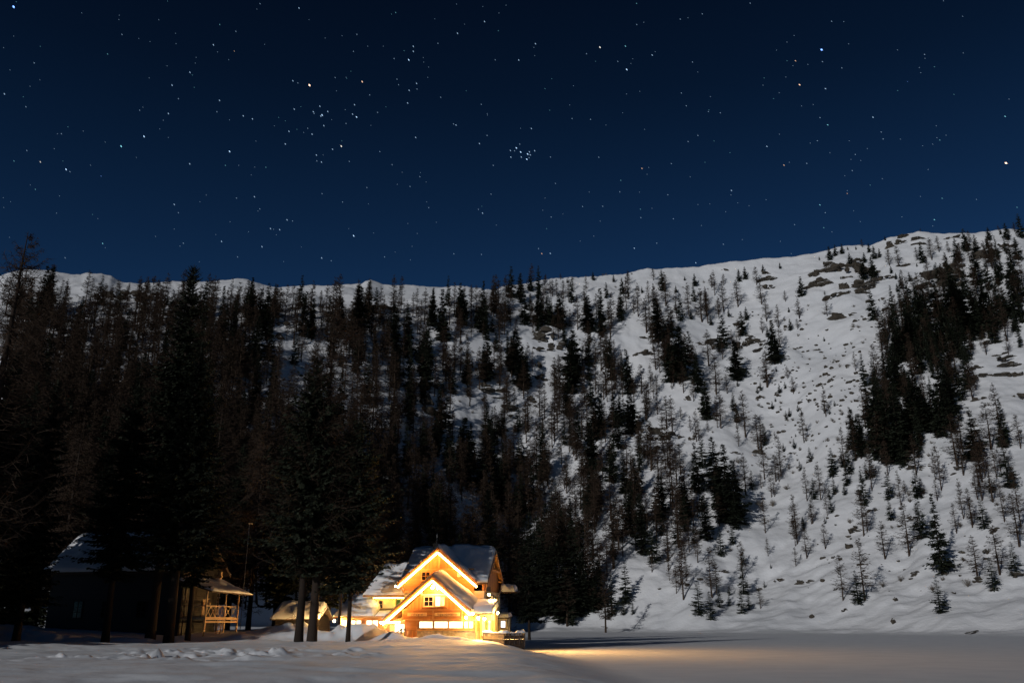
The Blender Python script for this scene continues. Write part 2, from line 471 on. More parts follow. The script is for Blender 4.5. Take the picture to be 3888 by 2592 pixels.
def hit(u, v):
    """where the ray through photo pixels meets the land (vectorised)"""
    dx, dy, dz = px_ray(u, v); k = np.hypot(dx, dy); dx, dy, dz = dx / k, dy / k, dz / k
    a = np.degrees(np.arctan2(dx, dy))
    r1 = np.interp(a, R1_AZ, R1_R)
    steps = np.concatenate([np.arange(24, 140, .5), np.arange(140, 760, 1.5)])
    R = np.broadcast_to(steps, (len(dx), len(steps)))
    X, Y = dx[:, None] * R, dy[:, None] * R
    zt = terrain(X, Y)[0]
    below = (CAM_H + dz[:, None] * R) < zt
    below &= ~((R > 86) & (R < 116) & (dz[:, None] > -.004))     # skip the mounds by the houses
    idx = np.argmax(below, 1); ok = below.any(1)
    r = np.where(ok, steps[idx], r1 - 2)
    r = np.minimum(r, r1 + 2)
    x, y = dx * r, dy * r
    return x, y, terrain(x, y)[0], r


def ground_z(x, y): return float(terrain(np.array([float(x)]), np.array([float(y)]))[0][0])

# ------------------------------------------------------------------ trees
def trunk_arr(H, r0, n=6, segs=6, bend=0.0, seed=0, top=0.0):
    g = np.random.default_rng(seed); ph = g.uniform(0, 6.28)
    V, F = [], []
    for k in range(segs + 1):
        t = k / segs; rad = r0 * ((1 - t) ** .85 * .97 + .03) * (1.25 if k == 0 else 1)
        cx = bend * math.sin(t * 2.2) * math.cos(ph); cy = bend * math.sin(t * 2.2) * math.sin(ph)
        for i in range(n):
            a = 2 * math.pi * i / n
            V.append((cx + rad * math.cos(a), cy + rad * math.sin(a), -0.8 + (H + .8) * t if k else -0.8))
    for k in range(segs):
        for i in range(n): F.append((k * n + i, k * n + (i + 1) % n, (k + 1) * n + (i + 1) % n, (k + 1) * n + i))
    return np.array(V), np.array(F)


def strip_mesh(P, Wd, N):
    """ribbons: P (m,k,3) centre lines, Wd (m,k) half widths, N (m,3) side directions -> verts, quads"""
    m, k, _ = P.shape
    S = N[:, None, :] * Wd[..., None]
    V = np.stack([P - S, P + S], 2).reshape(-1, 3)
    I = np.arange(m * k * 2).reshape(m, k, 2)
    F = np.stack([I[:, :-1, 0], I[:, :-1, 1], I[:, 1:, 1], I[:, 1:, 0]], -1).reshape(-1, 4)
    return V, F


def cat(parts):
    V, F, o = [], [], 0
    for v, f in parts:
        V.append(v); F.append(f + o); o += len(v)
    return np.concatenate(V), np.concatenate(F)


def unit(v): return v / np.maximum(np.linalg.norm(v, axis=-1, keepdims=True), 1e-6)


def spruce_arr(seed, H=20., R=2.6, whorls=34, per=7, sprays=5, low=.04, ragged=.3, column=.8, fine=1.0):
    """needle crown: whorls of drooping boughs, each a fan of leaf-shaped sprays"""
    g = np.random.default_rng(seed)
    n = whorls * per
    t = np.repeat((np.arange(whorls) + g.uniform(-.3, .3, whorls)) / whorls, per)
    t = np.clip(t + g.normal(0, .006, n), 0, .995)
    h = H * (low + (1 - low) * t)
    prof = (1 - t) ** column * (1 - .35 * np.exp(-((t) / .10) ** 2))
    lump = 1 + .28 * np.sin(t * 23 + g.uniform(0, 6)) * (1 - t) + .18 * np.sin(t * 51 + g.uniform(0, 6))
    L = R * prof * lump * g.uniform(1 - ragged, 1 + ragged * .55, n) + .22
    az = g.uniform(0, 2 * math.pi, n)
    d = np.stack([np.cos(az), np.sin(az), np.zeros(n)], 1); side = np.stack([-np.sin(az), np.cos(az), np.zeros(n)], 1)
    droop = np.where(t > .8, .55 * (t - .8) / .2, -.42 * (1 - t)) + g.normal(0, .07, n)
    parts = []
    for j in range(sprays):
        q = (j + .6 + g.uniform(-.25, .25, n)) / sprays
        base = d * (L * q)[:, None]; base[:, 2] = h + L * (droop * q + .30 * q * q)
        ln = (.30 + .55 * (1 - q)) * np.clip(L * .62, .5, 1.9) * g.uniform(.7, 1.3, n)
        ln = ln * fine; wd = ln * g.uniform(.20, .36, n)
        for sg in (-1, 1):
            out = unit(d * g.uniform(.5, 1.1, (n, 1)) + side * sg * g.uniform(.35, .9, (n, 1)) + np.array([0, 0, 1]) * g.uniform(-.55, .12, (n, 1)))
            nrm = unit(np.cross(out, np.array([0, 0, 1.]) + g.normal(0, .55, (n, 3))))
            P = np.stack([base, base + out * (ln * .55)[:, None], base + out * ln[:, None] - np.array([0, 0, .12]) * ln[:, None]], 1)
            parts.append(strip_mesh(P, np.stack([wd * .35, wd, wd * .12], 1), nrm))
    # leader
    P = np.zeros((1, 3, 3)); P[0, :, 2] = (H * .955, H * .98, H * 1.01)
    parts.append(strip_mesh(P, np.array([[.16, .09, .01]]), np.array([[1., 0, 0]])))
    return cat(parts)


def larch_arr(seed, H=18., R=2.4, n=110, twigs=9, low=.28, up=.25, tw=.028, bw=.045, dead=8, long_low=0.0, column=.9):
    """bare crown: thin boughs that sag and lift again, hung with twigs"""
    g = np.random.default_rng(seed)
    t = np.sort(g.uniform(0, 1, n)) ** .92
    h = H * (low + (1 - low) * t * .985)
    L = R * ((1 - t) ** column * (1 - .5 * np.exp(-(t / .12) ** 2)) + long_low * np.exp(-((t - .12) / .14) ** 2)) * g.uniform(.55, 1.2, n) + .25
    if dead:
        hd = H * g.uniform(.06, low, dead); t = np.concatenate([t, np.full(dead, -.1)]); h = np.concatenate([h, hd])
        L = np.concatenate([L, R * g.uniform(.12, .4, dead)]); n += dead
    az = g.uniform(0, 2 * math.pi, n); d = np.stack([np.cos(az), np.sin(az), np.zeros(n)], 1)
    side = np.stack([-np.sin(az), np.cos(az), np.zeros(n)], 1)
    k = 6; q = np.linspace(0, 1, k)
    sag = g.uniform(.12, .42, n) * np.clip(1.15 - t, .1, 1); lift = up * g.uniform(.3, 1.5, n) + .35 * np.clip(t, 0, 1)
    zc = -sag[:, None] * np.sin(q * math.pi * .75)[None] * 1.0 + lift[:, None] * (q ** 2.2)[None]
    P = d[:, None, :] * (L[:, None] * q)[..., None] + side[:, None, :] * (L * g.normal(0, .09, n))[:, None, None] * (q ** 2)[None, :, None]
    P[..., 2] = h[:, None] + L[:, None] * zc
    W_ = bw * (.45 + .55 * L / R)[:, None] * (1.05 - q)[None] + .008
    parts = []
    nr = unit(np.cross(d, np.array([0, 0, 1.]) + g.normal(0, .5, (n, 3))))
    parts.append(strip_mesh(P, W_, nr)); parts.append(strip_mesh(P, W_, unit(np.cross(nr, d))))
    for j in range(twigs):
        f = g.uniform(.16, 1.0, n); i0 = np.minimum((f * (k - 1)).astype(int), k - 2); fr = (f * (k - 1) - i0)[:, None]
        b = P[np.arange(n), i0] * (1 - fr) + P[np.arange(n), i0 + 1] * fr
        ln = np.clip(L * .38, .25, 1.25) * g.uniform(.5, 1.3, n)
        sg = g.choice([-1, 1], n)[:, None]
        out = unit(d * g.uniform(.3, 1.0, (n, 1)) + side * sg * g.uniform(.3, 1.0, (n, 1)) + np.array([0, 0, 1]) * g.uniform(-.9, .45, (n, 1)))
        e = b + out * ln[:, None]; e[:, 2] -= .1 * ln
        nn = unit(np.cross(out, g.normal(0, 1, (n, 3))))
        parts.append(strip_mesh(np.stack([b, (b + e) / 2 + np.array([0, 0, .03]), e], 1), np.stack([np.full(n, tw), np.full(n, tw * .8), np.full(n, .006)], 1), nn))
        if j % 2 == 0:
            out2 = unit(out + g.normal(0, .6, (n, 3))); b2 = b + out * (ln * .5)[:, None]
            parts.append(strip_mesh(np.stack([b2, b2 + out2 * (ln * .28)[:, None], b2 + out2 * (ln * .55)[:, None]], 1), np.stack([np.full(n, tw * .8), np.full(n, tw * .6), np.full(n, .005)], 1), nn))
    return cat(parts)


SP_H, LA_H = 20.0, 18.0
SPRUCE, LARCH, SPRUCE_LO, LARCH_LO = [], [], [], []
for k in range(7):
    R = (2.2, 2.6, 2.9, 2.3, 2.7, 3.1, 2.0)[k]
    tv, tf = trunk_arr(SP_H * .97, .24, 5, 4, .1, k)
    cv, cf = spruce_arr(100 + k, SP_H, R, (36, 30, 32, 38, 28, 34, 40)[k], 7, 5, (.03, .05, .02, .08, .03, .02, .05)[k], (.3, .4, .35, .3, .45, .35, .3)[k], (.8, .7, .9, .62, .85, .75, .6)[k])
    SPRUCE.append((R, np_mesh("spruce_trunk", tv, tf, [M['bark']], True), np_mesh("spruce_crown", cv, cf, [M['needle']])))
for k in range(9):
    R = (1.9, 2.3, 2.7, 2.1, 2.5, 1.7, 2.9, 2.2, 2.4)[k]
    tv, tf = trunk_arr(LA_H, (.17, .2, .22, .18, .2, .15, .24, .18, .2)[k], 5, 6, (.3, .7, .2, .5, .9, .3, .4, .6, .2)[k], 50 + k)
    cv, cf = larch_arr(200 + k, LA_H, R, (180, 170, 190, 150, 160, 200, 160, 140, 175)[k], 22, (.22, .3, .2, .36, .28, .25, .33, .4, .18)[k], .25, .034, .05, 8, 0, (.8, .9, .75, .7, .85, .8, .9, .6, 1.0)[k])
    LARCH.append((R, np_mesh("larch_trunk", tv, tf, [M['bark']], True), np_mesh("larch_crown", cv, cf, [M['twig']])))
for k in range(3):
    SPRUCE_LO.append((2.6, cat([trunk_arr(SP_H * .97, .24, 4, 1, 0, k), spruce_arr(300 + k, SP_H, 2.8, 26, 6, 4, .04, .4, .72)])))
    LARCH_LO.append((2.3, cat([trunk_arr(LA_H, .2, 4, 2, .2, k), larch_arr(400 + k, LA_H, 2.5, 110, 10, .22, .25, .048, .06, 4, 0, .75)])))

# trees read off the photograph: per tile (left, top, photo px per unit) rows of (base x, top y, base y, width)
TILES = []


def tile(x0, y0, k, S, L): TILES.append((x0, y0, k, S, L))


tile(1600, 1000, 1 / 3.136,
     [(135, 345, 760, 90), (240, 320, 950, 150), (50, 500, 1350, 150), (485, 360, 760, 120), (715, 250, 830, 120), (1175, 155, 480, 90), (1295, 150, 340, 90), (1230, 400, 740, 190), (1385, 330, 760, 110),
      (1650, 400, 790, 150), (770, 900, 1390, 160), (890, 840, 1050, 100), (1100, 850, 1320, 180), (1200, 1050, 1520, 220), (1810, 850, 1350, 260), (1790, 1000, 1560, 200), (2000, 440, 850, 170), (2150, 300, 880, 90),
      (2205, 250, 430, 50), (2255, 940, 1400, 100), (1735, 180, 235, 35), (2045, 110, 205, 90), (2290, 150, 230, 40), (530, 1260, 1450, 60), (605, 1180, 1255, 30), (380, 1290, 1560, 110), (195, 1330, 1500, 70),
      (250, 1380, 1560, 110), (2000, 1200, 1420, 80), (1990, 930, 1230, 160), (1700, 780, 1000, 150), (840, 650, 830, 90), (20, 800, 1100, 160)],
     [(260, 1050, 1350, 110), (325, 900, 1500, 100), (465, 950, 1270, 120), (415, 720, 1000, 70), (930, 880, 1460, 130), (1590, 1150, 1560, 130), (1650, 1150, 1560, 130), (1500, 420, 720, 80), (1460, 400, 720, 70),
      (1550, 450, 690, 60), (1475, 170, 390, 140), (1860, 250, 800, 110), (1770, 560, 750, 60), (1690, 230, 430, 90), (1800, 190, 320, 80), (920, 210, 620, 130), (990, 260, 850, 110), (1060, 330, 700, 110),
      (590, 250, 700, 100), (390, 270, 640, 90), (1480, 90, 170, 140), (1655, 90, 160, 50), (1255, 140, 190, 90), (1560, 210, 400, 90), (1610, 210, 400, 60), (2090, 400, 700, 100), (650, 300, 700, 90), (860, 300, 640, 90),
      (2250, 500, 900, 120), (2190, 700, 1200, 110), (1950, 380, 640, 90), (2080, 1150, 1560, 110), (2200, 1100, 1560, 110)])
tile(2350, 1000, 1 / 3.136,
     [(40, 190, 370, 80), (515, 100, 330, 110), (470, 460, 960, 120), (735, 370, 690, 70), (730, 820, 1430, 200), (860, 570, 690, 60), (905, 140, 280, 50), (1250, 650, 1015, 120), (1195, 860, 1060, 70), (1470, 600, 870, 110),
      (1520, 540, 690, 60), (1860, 740, 1220, 160), (1410, 960, 1410, 170), (1390, 930, 1050, 60), (930, 1080, 1440, 120), (850, 840, 1220, 110), (2180, 180, 400, 120), (1720, 30, 120, 50), (1920, 0, 70, 40),
      (2025, 530, 590, 40), (1775, 770, 890, 50), (130, 1070, 1560, 130), (45, 1130, 1400, 70), (1875, 1240, 1290, 50), (1415, 1400, 1475, 45), (1690, 1420, 1520, 60), (2045, 670, 800, 70), (1505, 60, 200, 60),
      (1435, 100, 240, 50), (785, 160, 210, 50), (1095, 640, 750, 80), (675, 480, 560, 50), (1650, 1480, 1560, 50), (1915, 1450, 1560, 50), (1980, 1420, 1500, 30), (1310, 550, 640, 40), (275, 290, 360, 40), (680, 280, 360, 60),
      (940, 1200, 1560, 150), (590, 700, 1140, 130)],
     [(410, 75, 210, 90), (1250, 140, 270, 60), (1250, 250, 590, 110), (1105, 150, 300, 80), (990, 190, 700, 150), (1060, 330, 720, 100), (835, 240, 630, 100), (560, 160, 500, 130), (230, 200, 640, 100), (180, 400, 600, 90),
      (330, 400, 830, 160), (1420, 230, 530, 130), (1640, 60, 260, 130), (1700, 230, 500, 140), (1760, 440, 690, 110), (1905, 520, 780, 80), (1985, 350, 470, 50), (2150, 450, 670, 90), (2130, 670, 790, 50),
      (1920, 760, 1000, 120), (1770, 1080, 1480, 150), (1070, 830, 1230, 130), (1160, 1130, 1560, 200), (1290, 1350, 1560, 120), (440, 960, 1280, 140), (560, 1050, 1280, 100), (605, 1100, 1340, 90), (450, 1340, 1560, 110),
      (270, 1240, 1560, 130), (720, 1150, 1440, 180), (1190, 420, 610, 80), (1710, 660, 830, 70), (2010, 1240, 1380, 60), (2080, 1370, 1560, 90), (630, 1400, 1500, 50), (35, 400, 680, 110), (110, 100, 270, 90), (640, 560, 900, 130)])
tile(3100, 850, 788 / 2352.,
     [(155, 270, 420, 60), (220, 250, 370, 60), (295, 235, 345, 80), (550, 340, 450, 80), (600, 230, 330, 60), (660, 260, 400, 70), (720, 290, 385, 60), (650, 390, 640, 110), (540, 420, 640, 130), (385, 340, 480, 90),
      (1205, 240, 450, 70), (1060, 560, 660, 70), (965, 590, 740, 60), (920, 690, 780, 80), (905, 560, 630, 50), (850, 490, 570, 70), (1700, 80, 320, 100), (1605, 190, 430, 110), (1590, 400, 520, 60), (1820, 150, 350, 90),
      (1830, 350, 690, 230), (2080, 430, 670, 160), (1940, 190, 270, 70), (1960, 50, 190, 60), (2165, 10, 190, 80), (2090, 60, 130, 60), (2290, 180, 420, 120), (2250, 330, 700, 200), (2300, 500, 900, 200), (2260, 700, 1080, 150),
      (1660, 630, 720, 50), (1350, 470, 580, 110), (1175, 780, 1100, 130), (1050, 890, 1200, 120), (1240, 780, 1150, 130), (1390, 690, 1100, 140), (1500, 690, 1050, 100), (1610, 680, 1150, 160), (1700, 800, 1250, 180),
      (1850, 800, 1250, 180), (1950, 700, 1230, 180), (2030, 850, 1230, 150), (960, 1050, 1400, 120), (890, 1230, 1450, 60), (1100, 1050, 1500, 180), (1250, 1150, 1500, 180), (1420, 1100, 1450, 180), (1560, 1200, 1450, 150),
      (1780, 1100, 1340, 150), (930, 1300, 1560, 130), (1010, 1350, 1567, 150), (1150, 1300, 1567, 160), (1350, 1330, 1567, 180), (1520, 1350, 1567, 160), (90, 1300, 1350, 40), (870, 960, 1060, 50), (750, 1230, 1280, 40),
      (1020, 450, 490, 30), (1140, 450, 490, 50), (780, 140, 190, 50), (35, 380, 420, 30), (450, 260, 300, 30), (355, 260, 300, 40), (1650, 1000, 1330, 150), (1300, 900, 1300, 150), (1480, 950, 1350, 150), (1120, 950, 1350, 140)],
     [(1310, 180, 410, 120), (1140, 280, 410, 70), (930, 270, 470, 90), (830, 300, 480, 110), (1390, 150, 320, 90), (520, 180, 270, 70), (970, 880, 1010, 70), (780, 1060, 1140, 50), (730, 1370, 1460, 70), (820, 1370, 1567, 110),
      (1180, 50, 90, 60), (1740, 90, 230, 90), (1500, 210, 330, 80), (1440, 700, 1000, 120), (1440, 1030, 1300, 160), (2180, 1270, 1490, 80), (1865, 1280, 1390, 30), (2060, 0, 60, 70), (2250, 0, 100, 80)])
tile(1600, 1500, 1 / 3.136,
     [(1150, 160, 480, 90), (1195, 520, 880, 130), (1440, 540, 1060, 150), (2090, 60, 560, 130), (1985, 300, 540, 80), (2040, 380, 920, 200), (960, 200, 520, 110), (330, 380, 900, 120), (60, 430, 780, 120), (290, 0, 400, 140),
      (190, 0, 560, 150), (700, 680, 1190, 220), (790, 670, 900, 80), (920, 810, 1250, 150), (860, 950, 1400, 220), (2270, 500, 800, 130), (2240, 640, 1040, 180), (1000, 640, 810, 60), (510, 330, 880, 190), (1300, 1200, 1450, 110),
      (1390, 1420, 1560, 90), (800, 1250, 1560, 200), (2300, 0, 400, 160), (1040, 0, 180, 90), (150, 1000, 1560, 260), (60, 1050, 1560, 180), (300, 1250, 1560, 200), (1220, 1380, 1560, 150), (1060, 1400, 1560, 130)],
     [(1000, 400, 810, 50), (755, 280, 600, 110), (1045, 500, 1140, 160), (1240, 100, 460, 130), (1440, 150, 530, 230), (1375, 350, 870, 120), (1580, 0, 220, 150), (1655, 0, 150, 110), (1745, 90, 300, 110), (1915, 100, 530, 150),
      (1665, 440, 830, 110), (1765, 420, 700, 100), (1850, 470, 780, 110), (1910, 600, 1090, 130), (1705, 830, 1120, 130), (1240, 950, 1350, 140), (1470, 1040, 1240, 80), (1625, 1150, 1500, 130), (1990, 1130, 1420, 130),
      (2090, 930, 1500, 190), (1305, 780, 950, 60), (485, 850, 1140, 120), (1410, 1150, 1400, 90), (970, 430, 800, 90), (1275, 330, 460, 80), (1520, 550, 800, 80), (830, 330, 500, 60), (905, 290, 520, 70), (2190, 250, 560, 110),
      (2260, 1000, 1500, 220), (1885, 1490, 1560, 100), (1700, 1440, 1560, 70), (2050, 1100, 1260, 80), (540, 800, 1010, 60), (1340, 1150, 1400, 90), (1585, 1300, 1500, 80)])
tile(2350, 1500, 1 / 3.136,
     [(155, 0, 470, 190), (20, 0, 380, 110), (1000, 540, 890, 120), (900, 770, 1085, 110), (1160, 570, 1200, 200), (1280, 680, 1500, 260), (1390, 850, 1540, 260), (1590, 930, 1145, 80), (2280, 640, 800, 60), (1410, 120, 340, 160),
      (1370, 0, 200, 120), (305, 590, 760, 60), (990, 1150, 1410, 120), (790, 1000, 1500, 150), (490, 1000, 1520, 190), (270, 1200, 1560, 200), (80, 720, 1180, 130), (1830, 80, 170, 60), (2035, 160, 260, 50), (2135, 120, 200, 70),
      (2180, 190, 250, 40), (1995, 200, 310, 30), (2160, 810, 920, 60), (2105, 460, 500, 30), (1740, 370, 620, 70), (2330, 1020, 1260, 100), (800, 1200, 1560, 170), (685, 1450, 1560, 70), (1000, 0, 120, 200), (1865, 40, 90, 40),
      (2090, 540, 650, 40), (2195, 1460, 1560, 80), (1965, 590, 690, 30), (2235, 370, 440, 40), (1210, 900, 1400, 220)],
     [(740, 160, 300, 90), (850, 260, 430, 80), (955, 340, 560, 120), (1215, 0, 400, 200), (1510, 0, 515, 150), (1060, 310, 440, 70), (570, 50, 420, 200), (330, 0, 300, 130), (460, 0, 240, 120), (385, 300, 920, 170),
      (250, 450, 830, 90), (555, 500, 890, 110), (615, 560, 720, 60), (690, 650, 1080, 140), (735, 620, 960, 120), (530, 760, 1270, 150), (155, 630, 1060, 140), (1660, 260, 640, 170), (1700, 280, 640, 120), (1870, 750, 1050, 110),
      (1910, 800, 1050, 110), (1695, 950, 1110, 80), (1855, 1030, 1230, 90), (1390, 800, 1050, 130), (1725, 1330, 1420, 80), (2310, 1280, 1550, 120), (2075, 1440, 1560, 80), (130, 1150, 1560, 200), (1200, 1200, 1560, 170),
      (940, 1180, 1470, 130), (740, 1130, 1560, 160), (1860, 450, 550, 80), (1410, 1000, 1300, 160), (650, 620, 900, 130)])
tile(3100, 1375, 788 / 2352.,
     [(650, 110, 220, 100), (190, 1010, 1315, 130), (300, 1020, 1210, 110), (375, 1030, 1280, 110), (345, 1200, 1410, 110), (205, 1320, 1500, 90), (325, 1390, 1520, 70), (150, 1430, 1567, 110), (435, 1000, 1130, 50),
      (510, 620, 1090, 110), (510, 1270, 1375, 70), (640, 1100, 1320, 110), (570, 1140, 1330, 50), (345, 680, 740, 40), (375, 830, 1000, 70), (520, 1390, 1450, 70), (500, 1480, 1567, 80), (830, 1270, 1567, 120),
      (1150, 1250, 1567, 130), (2190, 1000, 1430, 230), (1990, 1290, 1500, 130), (1620, 480, 680, 90), (2110, 700, 970, 130), (1800, 600, 1130, 190), (700, 300, 1000, 190), (780, 250, 1050, 200), (880, 380, 1150, 220),
      (960, 200, 1150, 230), (1040, 500, 1050, 200), (1150, 150, 800, 200), (1250, 350, 800, 150), (1340, 300, 800, 170), (1430, 100, 740, 170), (1530, 100, 600, 170), (1640, 80, 440, 150), (1480, 0, 400, 170), (1000, 0, 400, 200),
      (850, 0, 350, 200), (660, 700, 1120, 130), (450, 620, 690, 40), (100, 480, 590, 30), (150, 540, 600, 35), (210, 460, 520, 30)],
     [(560, 320, 760, 120), (1600, 640, 1190, 220), (1660, 650, 1020, 150), (1980, 500, 990, 250), (1850, 700, 1140, 180), (1010, 1370, 1510, 90), (1370, 1350, 1567, 140), (1880, 1200, 1567, 200), (1370, 790, 885, 40),
      (1190, 830, 1010, 90), (780, 1000, 1180, 110), (2320, 650, 1000, 150), (50, 1170, 1567, 120), (1200, 1340, 1560, 130), (750, 620, 1160, 250), (1150, 480, 830, 250), (2090, 1000, 1250, 150), (1830, 1290, 1567, 130)])
tile(2888, 1900, 1000 / 2266.,
     [(610, 0, 120, 80), (1120, 0, 170, 90), (1390, 0, 330, 130), (1570, 0, 640, 140), (2010, 510, 780, 100), (845, 650, 915, 120), (1550, 680, 975, 100), (2200, 390, 660, 80), (370, 150, 260, 50), (555, 150, 205, 30), (1925, 0, 240, 80),
      (90, 570, 610, 40), (35, 700, 760, 30)],
     [(300, 140, 390, 60), (400, 260, 500, 110), (305, 420, 570, 80), (560, 230, 430, 120), (440, 60, 220, 80), (710, 500, 860, 120), (900, 380, 870, 150), (1075, 220, 520, 130), (1280, 60, 480, 140), (1870, 340, 690, 160),
      (2060, 250, 640, 180), (920, 70, 280, 170), (1690, 60, 300, 70), (65, 330, 480, 40), (1830, 0, 220, 120), (2230, 0, 420, 200)])
tile(1900, 1900, 1000 / 2266.,
     [(1710, 730, 1000, 100), (1810, 810, 1040, 110), (1885, 740, 920, 70), (1970, 730, 820, 45), (1970, 820, 910, 40), (2085, 420, 560, 60), (2095, 570, 810, 110), (2080, 790, 990, 70), (2140, 800, 940, 90), (1670, 240, 390, 60),
      (1720, 250, 335, 45), (2000, 230, 390, 50), (1900, 280, 500, 110), (1350, 320, 530, 80), (1225, 0, 475, 120), (1590, 0, 280, 130), (1375, 0, 190, 130), (1780, 0, 350, 150), (2030, 0, 260, 120), (930, 920, 1030, 70),
      (1060, 850, 990, 110), (960, 680, 1000, 130), (850, 560, 950, 120), (1080, 570, 900, 100), (650, 250, 1000, 170), (720, 280, 900, 100), (530, 420, 1050, 200), (440, 450, 1000, 150), (320, 120, 960, 200), (220, 190, 970, 200),
      (150, 300, 900, 200), (360, 300, 1000, 180), (600, 600, 1020, 180), (700, 500, 1010, 120), (800, 700, 960, 110), (1140, 880, 980, 40), (1525, 150, 370, 70)],
     [(575, 620, 1080, 200), (770, 0, 180, 80), (835, 0, 180, 120), (1020, 0, 420, 150), (970, 100, 600, 150), (1120, 0, 320, 90), (685, 170, 350, 100), (790, 240, 540, 80), (1445, 190, 525, 120), (1305, 460, 630, 70),
      (1555, 470, 720, 110), (1515, 580, 800, 80), (1600, 500, 700, 60), (1820, 430, 830, 130), (1860, 550, 800, 100), (1585, 350, 500, 80), (1455, 560, 700, 70), (545, 140, 450, 100), (465, 40, 200, 60), (600, 200, 560, 120),
      (870, 380, 850, 130), (1680, 390, 490, 40), (410, 150, 550, 120), (2240, 760, 930, 60)])
tile(900, 1050, 1 / 3.136,
     [(105, 200, 500, 100), (140, 90, 420, 90), (255, 180, 560, 130), (350, 120, 500, 110), (440, 140, 500, 110), (365, 560, 1010, 140), (330, 250, 760, 150), (2320, 200, 600, 90), (2240, 560, 1380, 150), (2050, 700, 1380, 90),
      (2030, 380, 930, 120), (1900, 400, 960, 120), (1410, 820, 1160, 100), (1440, 190, 700, 180), (505, 1340, 1560, 110), (2210, 1250, 1480, 130), (60, 700, 1200, 160), (210, 750, 1250, 100), (880, 430, 740, 110)],
     [(590, 420, 770, 70), (725, 700, 990, 90), (1480, 500, 800, 110), (1600, 400, 740, 100), (1750, 360, 680, 110), (1830, 330, 680, 110), (1520, 640, 950, 110), (1730, 620, 1010, 110), (1790, 620, 1150, 110), (1650, 700, 1300, 130),
      (1930, 1000, 1350, 100), (1810, 1000, 1500, 130), (1000, 330, 650, 110), (1200, 250, 660, 130), (1250, 400, 760, 120), (2170, 600, 1000, 110), (1330, 550, 1000, 130)])

# how many bare larches / spruces have their foot in each 100 x 50 cell (half-scale photo, from y = 650)
GRID = {650: "000000000002321010000001", 700: "555666578665322220011133", 750: "555666367525322320003342", 800: "554566136532333321002541", 850: "554566224533233221003520",
        900: "644565334532332210015410", 950: "655666444533242211015211", 1000: "666666555532232211014212", 1050: "666666666532243211012112", 1100: "666666776643443111111122", 1150: "666666776633444211111112",
        1200: "555555666444444211111111", 1250: "555555666556543211000000", 1300: "444444566656642100000000", 1350: "333333344456740000000000"}


def make_positions():
    out = []                                                     # kind, base u, base v, height px, width px
    for x0, y0, k, S, L in TILES:
        for kind, rows in (('spruce', S), ('larch', L)):
            for bx, ty, by, w in rows: out.append((kind, x0 + bx * k, y0 + by * k, (by - ty) * k, w * k))
    K = 3888 / 2352; read = list(out)
    for v0, s in GRID.items():
        for i, ch in enumerate(s):
            n = int(ch)
            n = int(n * (2.4 if i <= 4 else 1.75 if i <= 9 else 2.1 if i <= 15 else .55 if i in (17, 18, 19) else .75 if v0 >= 1000 else 1.25) + .5)
            for _ in range(n):
                u, v = (i * 98 + rnd.uniform(0, 98)) * K, (v0 + rnd.uniform(0, 50)) * K
                kind = 'spruce' if rnd.random() < (.13 if i < 10 else .26 if i < 15 else .62 if i in (20, 21, 22, 23) and v0 <= 1000 else .12) else 'larch'
                if 10 <= i < 20 and rnd.random() < .8:                # trees stand in strips and clumps: join one that is there
                    near_ = [e for e in read if abs(e[1] - u) < 95 and abs(e[2] - v) < 90]
                    if near_:
                        e = rnd.choice(near_); u, v = e[1] + rnd.gauss(0, 17), e[2] + rnd.gauss(0, 38)
                out.append((kind, u, v, None, None))
    # the long dark stand that climbs beside the boulder gully to the highest ridge
    poly = [(3385, 1170), (3560, 1060), (3700, 985), (3895, 890), (3895, 1290), (3740, 1330), (3650, 1560), (3480, 1790), (3350, 1770), (3325, 1480)]

    def inside(u, v):
        c = False
        for (a, b_), (p, q) in zip(poly, poly[1:] + poly[:1]):
            if (b_ > v) != (q > v) and u < (p - a) * (v - b_) / (q - b_) + a: c = not c
        return c
    n = 0
    while n < 150:
        u, v = rnd.uniform(3320, 3895), rnd.uniform(890, 1800)
        if inside(u, v): out.append(('spruce' if rnd.random() < .62 else 'larch', u, v, None, None)); n += 1
    return out


POS = make_positions()
U = np.array([p[1] for p in POS]); Vp = np.array([p[2] for p in POS])
HX, HY, HZ, HR = hit(U, Vp)
TREES = []
CR_U = [c[0] for c in CREST]; CR_V = [c[1] for c in CREST]
for i, (kind, u, v, hp, wp) in enumerate(POS):
    x, y, z, r = HX[i], HY[i], HZ[i], HR[i]
    cv_ = np.interp(u, CR_U, CR_V)
    if hp is None and v < cv_ + 6: continue                      # random ones stay under the crest
    if r < 118 and not (x < -30): continue                       # never on the chalet's yard or the lake
    depth = y * math.cos(PITCH) + (z - CAM_H) * math.sin(PITCH)
    if hp is None:
        h = (rnd.uniform(13, 25) if kind == 'larch' else rnd.uniform(9, 25)) * (1.12 if u < 1500 else .85 if 2700 < u < 3300 or v > 1750 and u > 2700 else 1.05) * (.78 if u < 1300 and v < 1190 else 1); w = None
    else:
        # vertical metres per photo pixel at this depth and height in the frame
        dx1, dy1, dz1 = px_ray(u, v); dx2, dy2, dz2 = px_ray(u, v - hp)
        h = y * (float(dz2) / float(dy2) - float(dz1) / float(dy1)); h = min(max(h * 1.1, 1.2), 36)
        w = wp * depth / FPX * (1.6 if kind == 'spruce' else 1.35)
    if kind == 'larch' and h > 26: h = 26
    TREES.append(dict(kind=kind, u=u, v=v, x=x, y=y, z=z, r=r, h=h, w=w, px=h / r))

